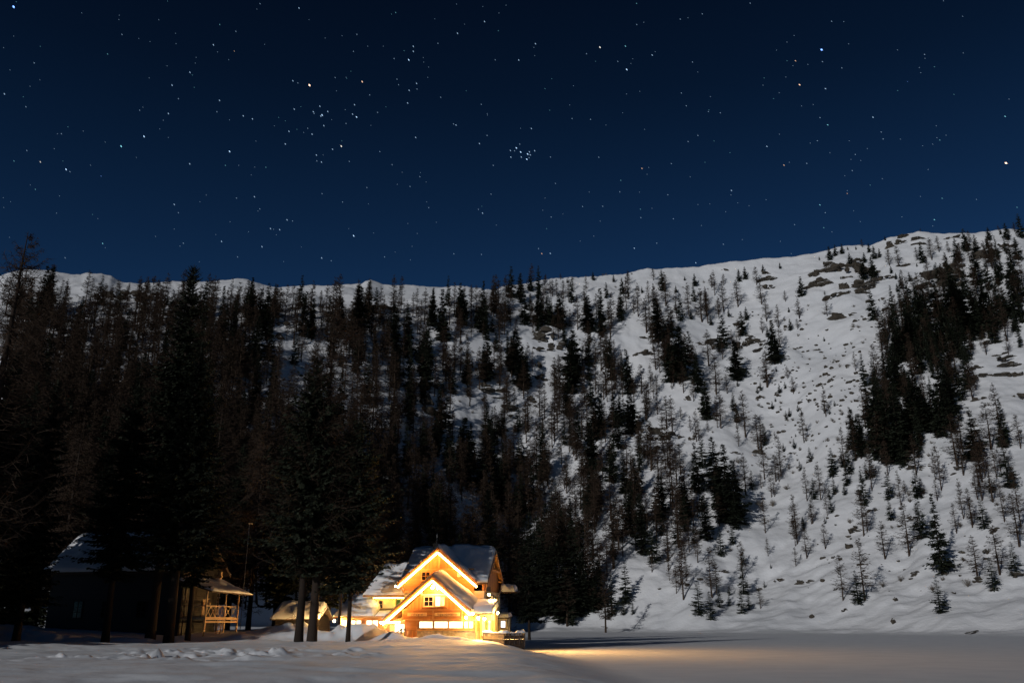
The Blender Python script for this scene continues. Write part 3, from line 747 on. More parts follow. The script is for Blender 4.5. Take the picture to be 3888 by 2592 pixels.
REGION = [
    (lambda u, v: v > 2150 and u > 2550, "on the snowy shore above the frozen lake"),
    (lambda u, v: u > 3080 and v > 1800, "on the open lower slope beyond the lake"),
    (lambda u, v: u > 3640 and v < 1250, "on the dark wooded spur under the highest ridge"),
    (lambda u, v: u > 2880 and v < 1130, "among the cliffs below the highest ridge"),
    (lambda u, v: u > 3370 and v < 1800 and v < 1800 - (u - 3370) * .55 + 120, "in the dense dark stand beside the boulder gully"),
    (lambda u, v: u > 3370 and v <= 1800, "on the rocky snow beyond the dense dark stand"),
    (lambda u, v: u > 2750 and v < 1480, "in the upper boulder gully under the cliffs"),
    (lambda u, v: u > 2750 and v <= 1800, "in the lower boulder gully of the mountainside"),
    (lambda u, v: u > 2750, "at the mouth of the boulder gully"),
    (lambda u, v: u > 2250 and v < 1130, "on the smooth snow just under the ridge"),
    (lambda u, v: u > 2250 and v < 1350, "on the upper slope beside the boulder gully"),
    (lambda u, v: u > 2250 and v < 1600, "on the middle slope beside the boulder gully"),
    (lambda u, v: u > 2250 and v < 2000, "on the lower slope beside the boulder gully"),
    (lambda u, v: u > 2250, "at the slope foot beyond the lake"),
    (lambda u, v: u > 1850 and v > 2000, "in the dark wood beside the chalet"),
    (lambda u, v: u > 1600 and v < 1200, "on the ridge edge high above the chalet"),
    (lambda u, v: u > 1600 and v < 1400, "by the grey crags high above the chalet"),
    (lambda u, v: u > 1600 and v < 1600, "below the grey crags above the chalet"),
    (lambda u, v: u > 1600 and v < 1800, "on the steep middle slope above the chalet"),
    (lambda u, v: u > 1600, "on the steep slope just above the chalet"),
    (lambda u, v: v < 1300 and u > 900, "on the wooded rim under the far white ridge"),
    (lambda u, v: v < 1300, "on the shadowed rim above the dark cabin"),
    (lambda u, v: v < 1600 and u > 900, "on the hillside behind the tallest near larches"),
    (lambda u, v: v < 1600, "on the shadowed hillside above the dark cabin"),
    (lambda u, v: u > 1000, "in the dark forest behind the chalet"),
    (lambda u, v: True, "in the dark forest behind the cabin"),
]
ORD = ["leftmost", "second-from-left", "third-from-left", "fourth-from-left", "fifth-from-left", "sixth-from-left", "seventh-from-left", "eighth-from-left"]
NUM = ["", "", "two", "three", "four", "five", "six", "seven", "eight"]


def place_trees():
    for kind, meshes, lo, H0 in (('spruce', SPRUCE, SPRUCE_LO, SP_H), ('larch', LARCH, LARCH_LO, LA_H)):
        T = sorted([t for t in TREES if t['kind'] == kind], key=lambda t: -t['px'])
        # outside the picture or hidden behind the houses: leave out
        near, rest = T[:290], T[290:]
        bucket = {}
        for t in near:
            reg = next(k for k, (f, _) in enumerate(REGION) if f(t['u'], t['v']))
            t['slim'] = (t['w'] or t['h'] * .25) / t['h'] < .24
            size = "small" if t['h'] < 7 else "medium" if t['h'] < 14 else "tall" if t['h'] < 21 else "towering"
            t['reg'], t['size'] = reg, size
            bucket.setdefault((reg, size, t['slim']), []).append(t)
        for (reg, size, slim), ts in bucket.items():
            ts.sort(key=lambda t: t['u'])
            desc = f"{size} {'slim' if slim else 'broad'} " + ("spruce" if kind == 'spruce' else "larch")
            for i, t in enumerate(ts):
                n = len(ts)
                t['group'] = f"{desc}s {REGION[reg][1]}".replace("spruces", "spruces").replace("larchs", "larches")
                if n == 1: t['label'] = f"{desc} {REGION[reg][1]}"
                elif n <= 8: t['label'] = f"{ORD[i]} of {NUM[n]} {desc.replace('larch', 'larche')}s {REGION[reg][1]}"
                else: t['label'] = f"{desc} among many alike {REGION[reg][1]}"
        for i, t in enumerate(near):
            # the variant whose own proportions come closest
            want = (t['w'] or t['h'] * rnd.uniform(.25, .38)) / 2
            k = rnd.randrange(len(meshes)); R, tm, cm = meshes[k]
            sz = t['h'] / H0; sx = min(max(want / R, sz * .55), sz * 2.2)
            if t['w'] is None: sx = sz * rnd.uniform(.95, 1.45)
            o = empty("spruce_tree" if kind == 'spruce' else "larch_tree", (t['x'], t['y'], t['z'] - .05), rnd.uniform(0, 6.28), (sx, sx, sz))
            lean = rnd.gauss(0, .025); o.rotation_euler = (lean, rnd.gauss(0, .025), o.rotation_euler[2])
            tag(o, t['label'], "tree", t['group'])
            link("trunk", tm, o); link("crown", cm, o)
        Vs, Fs, off = [], [], 0
        for t in rest:
            R, (v, f) = lo[rnd.randrange(len(lo))]
            sz = t['h'] / H0; want = (t['w'] or t['h'] * rnd.uniform(.25, .38)) / 2
            sx = min(max(want / R, sz * .55), sz * 1.8); a = rnd.uniform(0, 6.28); c, s = math.cos(a) * sx, math.sin(a) * sx
            P = np.stack([v[:, 0] * c - v[:, 1] * s + t['x'], v[:, 0] * s + v[:, 1] * c + t['y'], v[:, 2] * sz + t['z']], 1)
            Vs.append(P); Fs.append(f + off); off += len(v)
        if Vs:
            nm = kind + "_forest"
            tag(link(nm, np_mesh(nm, np.concatenate(Vs), np.concatenate(Fs), [M['needle'] if kind == 'spruce' else M['twig']])),
                ("dense dark spruces covering the mountainside" if kind == 'spruce' else "brown bare larch forest covering the mountainside"), "forest", None, 'stuff')
        print(kind, len(near), len(rest))


place_trees()

# the big trees close by: (photo base u, v, distance ahead, kind, height, radius, trunk radius, label)
NEAR = [
    (570, 2417, 96, 't', 41.5, 4.4, .50, "tallest spruce rising above the forest beside the dark cabin"),
    (640, 2433, 91, 't', 31, 4.4, .52, "thick trunked dark spruce standing before the dark cabin"),
    (1133, 2436, 88, 't', 28, 5.2, .42, "dark spruce with bare lower trunk, outer of the twin thick trunks"),
    (1183, 2436, 88.5, 'l', 34.5, 6.2, .46, "tallest bare larch with long upswept boughs, inner of the twin trunks"),
    (1321, 2429, 90, 't', 22, 5.0, .24, "slender spruce standing closest in front of the chalet"),
    (1285, 2400, 99, 't', 21, 3.6, .18, "thin spruce beside the far end lamp of the chalet"),
    (-130, 2440, 83, 't', 27, 4.8, .4, "dark spruce just past the corner of the near snowfield"),
    (712, 2428, 97, 't', 25, 3.5, .30, "dark spruce hiding the cabin gable above its balcony"),
    (400, 2428, 94, 't', 27, 4.4, .4, "dark spruce in front of the middle of the cabin wall"),
    (-170, 2440, 76, 'l', 37, 6.0, .6, "huge dark larch at the very edge of the snowfield"),
    (60, 2430, 92, 's', 27, 4.2, .4, "dark broad spruce at the outer corner of the cabin"),
    (200, 2415, 122, 'l', 29, 4.8, .4, "bare larch behind the far end of the cabin roof"),
    (330, 2410, 125, 's', 26, 3.8, .4, "dark spruce behind the middle of the cabin roof"),
    (450, 2410, 120, 'l', 30, 5.0, .4, "bare larch directly behind the tallest spruce"),
    (760, 2405, 122, 'l', 31, 5.0, .4, "bare larch behind the lit end of the cabin"),
    (860, 2400, 128, 's', 26, 3.6, .4, "dark spruce behind the cabin balcony"),
    (940, 2400, 118, 'l', 27, 4.2, .35, "bare larch between the cabin balcony and the snowy shed"),
    (1040, 2400, 120, 's', 28, 3.8, .4, "dark spruce behind the snow covered shed"),
    (1060, 2405, 116, 's', 21, 3.4, .32, "bushy dark spruce between the cabin balcony and the shed"),
    (1240, 2405, 116, 's', 25, 3.6, .35, "dark spruce between the shed and the chalet"),
    (-20, 2420, 112, 's', 31, 4.4, .45, "tall dark spruce beyond the cabin, close to the picture edge"),
    (-330, 2440, 84, 's', 30, 4.6, .5, "dark spruce out past the edge of the snowfield"),
    (1390, 2395, 118, 'l', 22, 3.6, .28, "bare larch just behind the low wing of the chalet"),
    (120, 2425, 108, 'l', 25, 4.4, .36, "bare larch rising behind the corner of the cabin roof"),
    (1480, 2390, 124, 'l', 21, 3.4, .26, "bare larch behind the snowy left wing of the chalet"),
    (1560, 2390, 131, 'l', 24, 3.8, .28, "tall bare larch rising behind the main gable"),
    (1635, 2390, 127, 's', 20, 3.0, .26, "dark spruce right behind the chalet chimney"),
    (1700, 2390, 136, 'l', 25, 4.0, .28, "tallest bare larch behind the chalet roof ridge"),
    (1790, 2390, 130, 'l', 22, 3.6, .26, "bare larch behind the right half of the chalet roof"),
    (1850, 2390, 142, 's', 23, 3.2, .28, "dark spruce behind the right gable of the chalet"),
    (1935, 2385, 150, 'l', 23, 3.8, .28, "bare larch just beyond the chalet's plastered side wall"),
    (2010, 2385, 175, 's', 24, 3.4, .28, "dark spruce on the shore beyond the terrace fence"),
    (15, 2430, 106, 'g', 15, 4.2, .3, "low bushy spruce with boughs down to the snow at the cabin corner"),
    (105, 2425, 120, 'g', 14, 4.0, .3, "low bushy spruce behind the cabin corner"),
    (690, 2405, 108, 's', 24, 3.4, .36, "dark spruce tucked behind the cabin gable"),
]


def near_tree(i, u, v, Y, kind, h, R, tr, lab):
    dx, dy, dz = px_ray(u, v); x = float(dx / dy) * Y
    o = empty("spruce_tree" if kind in 'stg' else "larch_tree", (x, Y, ground_z(x, Y) - .1), 0)
    tag(o, lab, "tree", "big conifers around the two houses")
    tv, tf = trunk_arr(h, tr, 10, 12, h * .006, 900 + i)
    link("trunk", np_mesh("trunk", tv, tf, [M['bark']], True), o)
    if kind in 'stg': cv, cf = spruce_arr(600 + i, h, R, int(h * 2.0), 8, 16, .16 if kind == 's' else .02 if kind == 'g' else .24, .35, .72 if kind == 's' else .6, .5)
    else: cv, cf = larch_arr(700 + i, h, R, int(h * 7.5), 18, .20, .42, .019, .06, 14, .34, .62)
    link("crown", np_mesh("crown", cv, cf, [M['needle'] if kind in 'stg' else M['twig']]), o)


for i, row in enumerate(NEAR): near_tree(i, *row)

# ------------------------------------------------------------------ rocks, boulders, shrubs
def rock_mesh(seed, pts=26, sub=3, rough=.10):
    g = np.random.default_rng(seed); bm = bmesh.new()
    p = unit(g.normal(0, 1, (pts, 3))) * g.uniform(.7, 1.05, (pts, 1))
    for q in p: bm.verts.new(q)
    bmesh.ops.convex_hull(bm, input=bm.verts)
    for v in [v for v in bm.verts if not v.link_faces]: bm.verts.remove(v)
    bmesh.ops.triangulate(bm, faces=bm.faces)
    for _ in range(sub): bmesh.ops.subdivide_edges(bm, edges=bm.edges, cuts=1)
    bmesh.ops.triangulate(bm, faces=bm.faces)
    co = np.array([v.co for v in bm.verts])
    dz = rough * (fnoise(co[:, 0] * 2.6 + seed, co[:, 1] * 2.6 + co[:, 2] * 1.7, seed, 3)) + rough * .9 * np.floor(fnoise(co[:, 0] * 1.4, co[:, 2] * 3.1 + seed, seed + 9, 2) * 2) * .4
    for v, d in zip(bm.verts, dz): v.co *= 1 + d
    me = bpy.data.meshes.new("rock"); bm.to_mesh(me); bm.free(); me.materials.append(M['rock']); return me




def crag_mesh(seed, n=11):
    """one outcrop: a tight cluster of angular blocks"""
    g = np.random.default_rng(seed); V, F, off = [], [], 0
    for k in range(n):
        m = rock_mesh(seed * 31 + k, 13, 1, .16)
        co = np.empty(len(m.vertices) * 3, np.float32); m.vertices.foreach_get("co", co); co = co.reshape(-1, 3)
        s = g.uniform(.22, .52) * np.array([g.uniform(.8, 1.5), 1, g.uniform(.55, 1.1)])
        a = g.uniform(0, 6.28); R = np.array([[math.cos(a), -math.sin(a), 0], [math.sin(a), math.cos(a), 0], [0, 0, 1]])
        c = np.array([g.uniform(-.72, .72), g.uniform(-.3, .3), g.uniform(-.6, .6)]); c[2] *= 1 - .5 * abs(c[0])
        fc = np.array([p.vertices[:] for p in m.polygons])
        V.append((co * s) @ R.T + c); F.append(fc + off); off += len(co); bpy.data.meshes.remove(m)
    return np_mesh("rock", np.concatenate(V), np.concatenate(F), [M['rock']])


ROCKS_BIG = [crag_mesh(20 + k) for k in range(8)]
ROCKS = [rock_mesh(40 + k, 18, 1, .10) for k in range(6)]
# outcrops read off the photograph: x, y of the middle, width, height in photo pixels
OUT = []
for x0, y0, k, rows in (
    (1600, 1000, 1 / 3.136, [(1440, 860, 230, 200), (1400, 800, 150, 120), (740, 1490, 260, 110), (880, 1510, 150, 60), (1430, 1360, 110, 120), (1450, 1040, 180, 70), (1600, 980, 130, 130), (1380, 1230, 60, 110), (960, 1510, 90, 40)]),
    (2350, 1000, 1 / 3.136, [(245, 1060, 135, 80), (380, 1070, 130, 40), (1500, 950, 130, 140), (1640, 930, 160, 80), (1720, 980, 80, 40), (1010, 940, 190, 70), (1370, 750, 140, 40), (1660, 1045, 120, 40), (2110, 1010, 90, 60), (1800, 180, 200, 60),
                             (1820, 270, 130, 80), (1760, 120, 90, 40), (1160, 1000, 130, 60), (340, 880, 130, 40), (1250, 85, 60, 25), (1560, 895, 100, 40)]),
    (3100, 850, 788 / 2352., [(60, 520, 230, 160), (60, 660, 240, 110), (240, 790, 200, 110), (170, 450, 130, 60), (300, 480, 160, 130), (390, 680, 170, 120), (440, 520, 170, 160), (620, 690, 200, 110), (330, 600, 90, 60), (540, 760, 150, 70),
                              (820, 590, 150, 90), (620, 540, 180, 130), (470, 420, 150, 70), (880, 210, 110, 100), (1080, 190, 200, 40), (990, 150, 120, 30), (1520, 160, 120, 35), (1180, 220, 120, 30), (960, 480, 140, 40),
                              (1420, 560, 260, 200), (1560, 480, 220, 140), (1350, 660, 230, 130), (1200, 600, 150, 70), (1200, 710, 170, 60), (1500, 690, 200, 90), (1640, 560, 140, 130), (2020, 310, 230, 120), (1880, 360, 130, 110), (2170, 250, 150, 90),
                              (340, 1030, 210, 75), (740, 860, 60, 45), (790, 970, 75, 35), (880, 1050, 110, 30), (610, 880, 70, 40), (2040, 1330, 160, 70), (2010, 1270, 120, 40), (2180, 1530, 240, 70), (2080, 1480, 120, 30)]),
    (1600, 1500, 1 / 3.136, [(960, 160, 200, 60), (730, 65, 80, 40), (890, 40, 110, 40), (1330, 70, 90, 90), (1040, 250, 70, 40), (890, 540, 70, 50), (1310, 130, 100, 30), (1070, 170, 80, 50)]),
    (2350, 1500, 1 / 3.136, [(350, 450, 180, 100), (580, 490, 180, 100), (470, 400, 110, 60), (1690, 690, 130, 60), (1140, 265, 110, 40), (1020, 225, 70, 35), (735, 505, 80, 50), (870, 525, 60, 80), (130, 505, 90, 30), (430, 660, 160, 80), (720, 600, 90, 30),
                             (830, 40, 70, 60), (470, 520, 150, 70), (1390, 690, 90, 40), (2280, 70, 80, 40)]),
    (3100, 1375, 788 / 2352., [(1140, 1190, 130, 45), (1270, 1220, 70, 18), (1760, 210, 150, 110), (1950, 140, 250, 75), (2230, 30, 220, 60), (2230, 130, 160, 100), (1820, 60, 120, 60), (1620, 1200, 110, 60), (1850, 410, 110, 50), (2290, 390, 90, 70), (1920, 950, 70, 40), (650, 190, 90, 50), (180, 215, 60, 30)]),
    (2888, 1900, 1000 / 2266., [(980, 80, 70, 50), (820, 265, 80, 70), (760, 315, 40, 20), (385, 700, 95, 45), (150, 700, 60, 35), (1820, 1137, 120, 24), (1160, 850, 40, 24), (540, 508, 45, 20), (690, 508, 35, 25), (445, 1000, 35, 30), (770, 400, 45, 50), (535, 693, 35, 30),
                                (1145, 1050, 36, 40), (1335, 650, 65, 40), (1965, 450, 80, 70), (1890, 690, 70, 50), (1340, 145, 90, 40), (730, 935, 60, 24), (2230, 650, 120, 60), (860, 560, 50, 22), (1190, 537, 26, 20), (2020, 270, 80, 36)]),
    (1900, 1900, 1000 / 2266., [(1720, 680, 35, 20), (1610, 725, 40, 30), (1920, 600, 60, 40), (2240, 760, 60, 25), (1370, 765, 30, 15), (1445, 530, 50, 14), (1120, 310, 45, 24)]),
    (1200, 900, 1300 / 2265., [(370, 370, 45, 30), (425, 395, 50, 40), (735, 1120, 110, 130), (650, 780, 60, 90), (470, 445, 120, 25), (350, 300, 40, 20)]),
    (0, 800, 1300 / 2265., [(770, 500, 90, 90), (880, 530, 110, 50), (1000, 530, 80, 40), (1860, 750, 60, 50), (1840, 830, 70, 40)]),
):
    OUT += [(x0 + a * k, y0 + b_ * k, w * k, h * k) for a, b_, w, h in rows]


def place_rocks():
    u = np.array([o[0] for o in OUT]); v = np.array([o[1] + o[3] * .3 for o in OUT])
    x, y, z, r = hit(u, v)
    lay = {}
    for i, (uu, vv, w, h) in enumerate(OUT):
        reg = next(t for f, t in REGION if f(uu, vv)); lay.setdefault(reg, []).append(i)
    for reg, ids in lay.items():
        ids.sort(key=lambda i: OUT[i][0]); n = len(ids)
        for j, i in enumerate(ids):
            uu, vv, w, h = OUT[i]
            dep = y[i] * math.cos(PITCH) + (z[i] - CAM_H) * math.sin(PITCH)
            wm, hm = w * dep / FPX * .58, h * dep / FPX * .62
            big = wm > 2.2
            me = ROCKS_BIG[i % 8] if wm > 1.2 else ROCKS[i % 6]
            o = link("rock_outcrop" if big else "boulder", me)
            o.location = (x[i], y[i] + wm * .1, z[i] + hm * .25)
            wm *= 1.45; o.scale = (wm, wm * .8, max(hm * 1.5, .4)); o.rotation_euler = (-.2, rnd.uniform(-.2, .2), rnd.uniform(-.4, .4))
            nm = "craggy brown outcrop" if big else "brown boulder"
            lab = f"{nm} {reg}" if n == 1 else f"{ORD[j]} of {NUM[n]}, {nm.split(' with')[0]} {reg}" if n <= 8 else f"{nm.split(' with')[0]} {reg}"
            tag(o, lab, "rock", f"{'rock outcrops' if big else 'boulders'} {reg}")
    # loose boulders scattered down the gully and on the lower slope
    polys = [((2760, 1180), (3330, 1180), (3330, 1320), (2820, 1320), 34, .7, 1.9), ((2830, 1320), (3310, 1320), (3300, 1560), (2850, 1560), 130, .6, 2.0), ((2900, 1560), (3250, 1560), (3230, 1760), (2900, 1760), 50, .5, 1.4),
             ((3100, 1900), (3880, 1900), (3880, 2250), (2950, 2280), 60, .3, 1.1), ((3400, 1750), (3880, 1560), (3880, 1900), (3300, 1900), 35, .3, 1.1)]
    P = []
    for a, b_, c, d, n, s0, s1 in polys:
        for _ in range(n):
            q, t = rnd.random(), rnd.random()
            P.append(((a[0] * (1 - q) + b_[0] * q) * (1 - t) + (d[0] * (1 - q) + c[0] * q) * t, (a[1] * (1 - q) + b_[1] * q) * (1 - t) + (d[1] * (1 - q) + c[1] * q) * t, s0 + (s1 - s0) * rnd.random() ** 2.2))
    u = np.array([p[0] for p in P]); v = np.array([p[1] for p in P]); x, y, z, r = hit(u, v)
    for i, p in enumerate(P):
        o = link("boulder", ROCKS[i % 6]); s = p[2]
        o.location = (x[i], y[i], z[i] + s * .1); o.scale = (s * rnd.uniform(.8, 1.5), s, s * rnd.uniform(.45, .9)); o.rotation_euler = (rnd.uniform(-.4, .2), rnd.uniform(-.3, .3), rnd.uniform(0, 6))
        reg = next(t for f, t in REGION if f(u[i], v[i]))
        tag(o, f"small loose dark boulder scattered {reg}", "boulder", f"loose boulders {reg}")


def shrub_mesh(seed):
    g = np.random.default_rng(seed); n = 26
    az = g.uniform(0, 6.28, n); tilt = g.uniform(.1, .95, n); L = g.uniform(.5, 1.1, n)
    d = np.stack([np.cos(az) * np.sin(tilt), np.sin(az) * np.sin(tilt), np.cos(tilt)], 1)
    q = np.linspace(0, 1, 4); P = d[:, None, :] * (L[:, None] * q)[..., None]; P[..., 2] += (L[:, None] * .12 * np.sin(q * 3)[None])
    nn = unit(np.cross(d, g.normal(0, 1, (n, 3)))); parts = [strip_mesh(P, .022 * (1.1 - q)[None] * np.ones((n, 1)), nn)]
    for j in range(7):
        f = g.uniform(.35, 1, n)[:, None]; b = d * L[:, None] * f; o = unit(d + g.normal(0, .6, (n, 3))); ln = (L * .35)[:, None]
        parts.append(strip_mesh(np.stack([b, b + o * ln * .5, b + o * ln], 1), np.full((n, 3), .011), unit(np.cross(o, g.normal(0, 1, (n, 3))))))
    V, F = cat(parts); return np_mesh("shrub", V, F, [M['shrub']])


def place_shrubs():
    ms = [shrub_mesh(k) for k in range(5)]
    K = 1 / 3.136
    fixed = [(2350 + 2000 * K, 1500 + 1130 * K, 2.6), (2350 + 1690 * K, 1500 + 1350 * K, 3.4), (2350 + 1830 * K, 1500 + 1325 * K, 3.0), (2350 + 1420 * K, 1500 + 820 * K, 2.8), (3240, 1245, 2.6), (3260, 1250, 2.2), (3130, 1195, 2.2), (3320, 1215, 2.4)]
    labs = ["rounded bare shrub", "largest spreading bare shrub", "leaning bare shrub", "bushy bare shrub under the lone rocks", "grey bare shrub", "low grey bare shrub", "pale bare shrub", "thin bare shrub"]
    P = [(a, b_, s, l) for (a, b_, s), l in zip(fixed, labs)]
    for (u0, u1, v0, v1, n) in ((1750, 2750, 1150, 1900, 60), (2800, 3300, 1150, 1500, 30), (2850, 3250, 1500, 1800, 55), (2450, 2900, 1750, 2100, 14), (3150, 3880, 1850, 2250, 26), (2150, 2700, 1040, 1200, 18), (1700, 2300, 1250, 1700, 20), (3450, 3880, 1500, 1800, 22)):
        P += [(rnd.uniform(u0, u1), rnd.uniform(v0, v1), rnd.uniform(.8, 2.0), None) for _ in range(n)]
    u = np.array([p[0] for p in P]); v = np.array([p[1] for p in P]); x, y, z, r = hit(u, v)
    for i, p in enumerate(P):
        if r[i] < 150: continue
        o = link("bare_shrub", ms[i % 5]); s = p[2]
        o.location = (x[i], y[i], z[i]); o.scale = (s, s, s * rnd.uniform(.8, 1.3)); o.rotation_euler = (0, 0, rnd.uniform(0, 6))
        reg = next(t for f, t in REGION if f(u[i], v[i]))
        tag(o, f"{p[3]} {reg}" if p[3] else f"small bare twiggy shrub {reg}", "shrub", "bare shrubs picked out singly" if p[3] else f"small bare shrubs {reg}")


place_rocks()
place_shrubs()


# ------------------------------------------------------------------ stars
STARS_A = "63,30,5b 158,288,2 21,430,3 495,247,2c 561,157,2 981,205,3 1077,234,2o 1010,112,2c 1084,143,2 1195,16,2 1374,36,3 873,331,3 791,390,3 774,520,3 642,505,2 557,670,4c 662,625,4 1009,460,3 997,512,2 1118,531,3 1160,545,3 1055,694,4 872,751,3 186,742,3w 304,776,4 322,787,2 465,807,2b 163,868,2c 801,937,3 1087,908,2 1169,902,3 1036,758,2c 1222,767,2c 1311,660,3 1328,602,3 1352,500,3 1346,370,3 1369,380,2 1422,390,5o 1664,374,4o 1470,487,3 1440,512,3 1443,520,2 1480,527,4 1474,532,3 1506,511,3 1488,576,3 1414,588,2 1434,615,3 1568,670,4w 1528,684,3 1454,711,3 1477,743,3 1456,738,2 1590,566,2 1620,523,3 1638,536,4 1629,480,3 1699,435,2 1540,355,2 1735,515,2 1605,740,2 1745,695,2 1802,755,2 1899,212,3 1899,235,3 1878,274,4 1811,268,2 1640,157,2 1624,235,2 1824,363,2 1914,382,3 1880,414,3 1916,408,2 1873,472,3 1910,630,3 1831,388,2 2025,446,2 2012,198,2 2102,152,3 2226,98,3 2275,274,2 2211,478,2 2095,573,3 2084,568,2 2203,658,3 2238,621,2 2266,758,2 2345,690,3 2347,720,3 1929,810,2 1884,855,2 1848,790,1 1686,860,2 1480,888,2 1574,926,2 1243,1048,3 1285,1053,3 1319,1008,3 1344,1013,2 1204,1131,3 1018,1107,3 843,1115,2 1625,1081,4 1478,1183,3 1522,1196,2 1092,1178,2 472,1116,3c 300,1182,2 1970,952,2 2217,977,3 2198,960,2 2256,890,2 2085,1164,2 2212,1167,2 1767,1178,2 1270,1077,1 1818,57,2c 1216,203,1 820,452,2 1051,273,1 751,551,1 283,613,2 124,690,2 120,489,2 65,738,2c 16,906,1 274,898,1 627,722,1 1261,577,1 1194,958,2 919,925,1 820,975,2"
STARS_B = "572,15,2c 874,63,2 1094,14,2 773,87,2 573,112,2 108,200,3 404,216,4w 521,211,3c 31,275,3 644,252,3 527,318,4 486,281,2 829,284,2 1215,229,1 1422,227,5b 1302,278,3o 1321,388,4o 1440,406,3 1426,282,2 1515,311,2 1895,249,2 1296,162,1 1468,97,2 778,426,2 801,485,2 902,511,2 957,517,2 276,543,2 89,589,3 361,547,2 432,573,1 854,621,2 809,649,2 1415,539,2 1450,572,3c 1658,537,3 1330,485,1 1384,479,1 1171,671,3 20,678,4 40,697,4 36,661,2 72,706,4 84,710,3 68,730,4 43,720,3 80,696,3 104,691,3 79,723,2 12,691,2 177,720,2 399,721,2 732,750,2 597,772,3o 500,827,2c 200,841,2 1249,757,3o 1274,744,1 1354,749,2 1563,782,2 1577,708,2 1403,645,2 1370,656,1 1557,731,1 1965,642,2c 2265,533,3c 2269,747,5o 1008,873,3 1540,887,2o 1414,939,3c 1439,975,2 716,893,2 495,880,2 324,947,2 417,946,2 590,959,2c 592,998,2 643,955,1 741,1003,2 870,1034,1 1037,930,1 1298,1030,2 1940,1007,3c 1976,909,2c 2320,950,2c 562,1138,3 665,1115,2 971,1120,2 122,1140,2 137,1163,3o 176,1162,3 844,1205,3 180,995,2 1432,1044,2c 1233,1107,1 1705,637,2 1696,605,2 1817,373,1b 343,246,2 384,281,1c 1982,3,1 1911,777,1 1632,681,1 152,908,1 1089,943,1 1600,1016,1"


def make_stars():
    colr = {'n': (.48, .72, 1.0), 'b': (.18, .38, 1.0), 'c': (.25, .72, .85), 'o': (1.0, .62, .42), 'w': (1.0, .95, .85)}
    gain = {1: .08, 2: .22, 3: .52, 4: 1.15, 5: 2.8}
    size = {1: (3.0, 5.0), 2: (3.2, 6.5), 3: (3.6, 8.5), 4: (4.4, 10), 5: (7.0, 11)}
    rows = []
    for s, off in ((STARS_A, 0), (STARS_B, 1944)):
        for w in s.split():
            a, b_, c = w.split(','); rows.append((off + int(a) * .8265, int(b_) * .8265, int(c[0]), c[1:] or 'n'))
    for _ in range(200):
        u, v = rnd.uniform(0, 3888), rnd.uniform(0, 1000); rows.append((u, v, 1, rnd.choice('nnnnc')))
    mats = {}

    def mat(k, c):
        if (k, c) not in mats: mats[(k, c)] = emit_mat("star_glow", colr[c], gain[k])
        return mats[(k, c)]
    D = 5000.0
    V, F, MI, slots = [], [], [], []
    bright = {(0, 5, 'b'): "large blue star low in the corner of the night sky opposite the highest ridge", (1, 5, 'o'): "bright orange star in the V shaped star cluster", (2, 5, 'b'): "blue star shining high over the middle ridge",
              (3, 5, 'o'): "bright pale orange star above the wooded spur"}
    labs = ["large blue star in the top corner far from the mountain", "bright orange red star beside the V shaped cluster", "bright blue star high above the cliffs", "bright pale orange star over the wooded spur"]
    nb = 0
    for u, v, k, c in rows:
        d = Vector([float(t) for t in px_ray(u, v)]).normalized()
        right = d.cross(Vector((0, 0, 1))).normalized(); up = right.cross(d)
        ang = math.radians(-52 if u < 2900 else -44)
        ax = right * math.cos(ang) + up * math.sin(ang); sd = right * -math.sin(ang) + up * math.cos(ang)
        w, l = size[k]; w *= .5 * 1.25; l *= .5 * 1.25
        pts = [ax * l, sd * w, -ax * l, -sd * w, d * w, d * -w]
        fc = [(0, 1, 5), (1, 2, 5), (2, 3, 5), (3, 0, 5), (1, 0, 4), (2, 1, 4), (3, 2, 4), (0, 3, 4)]
        p0 = d * D
        if k == 5:
            o = link("star", np_mesh("star", np.array([tuple(p) for p in pts]), np.array(fc), [mat(k, c)])); o.location = p0
            tag(o, labs[nb], "star", "brightest stars of the night sky"); nb += 1
        else:
            b0 = len(V); V += [tuple(p + p0) for p in pts]; F += [tuple(i + b0 for i in f) for f in fc]
            m = mat(k, c)
            if m not in slots: slots.append(m)
            MI += [slots.index(m)] * 8
    tag(link("stars", np_mesh("stars", np.array(V), np.array(F), slots, False, MI)), "countless small stars scattered over the dark blue sky", "stars", None, 'stuff')


make_stars()

# ------------------------------------------------------------------ the chalet (x along the front, y into the building)
CH = empty("chalet", (CHX, CHY, CHZ), CHA)
tag(CH, "wooden alpine chalet with glowing light strips along two snowy gables", "chalet")


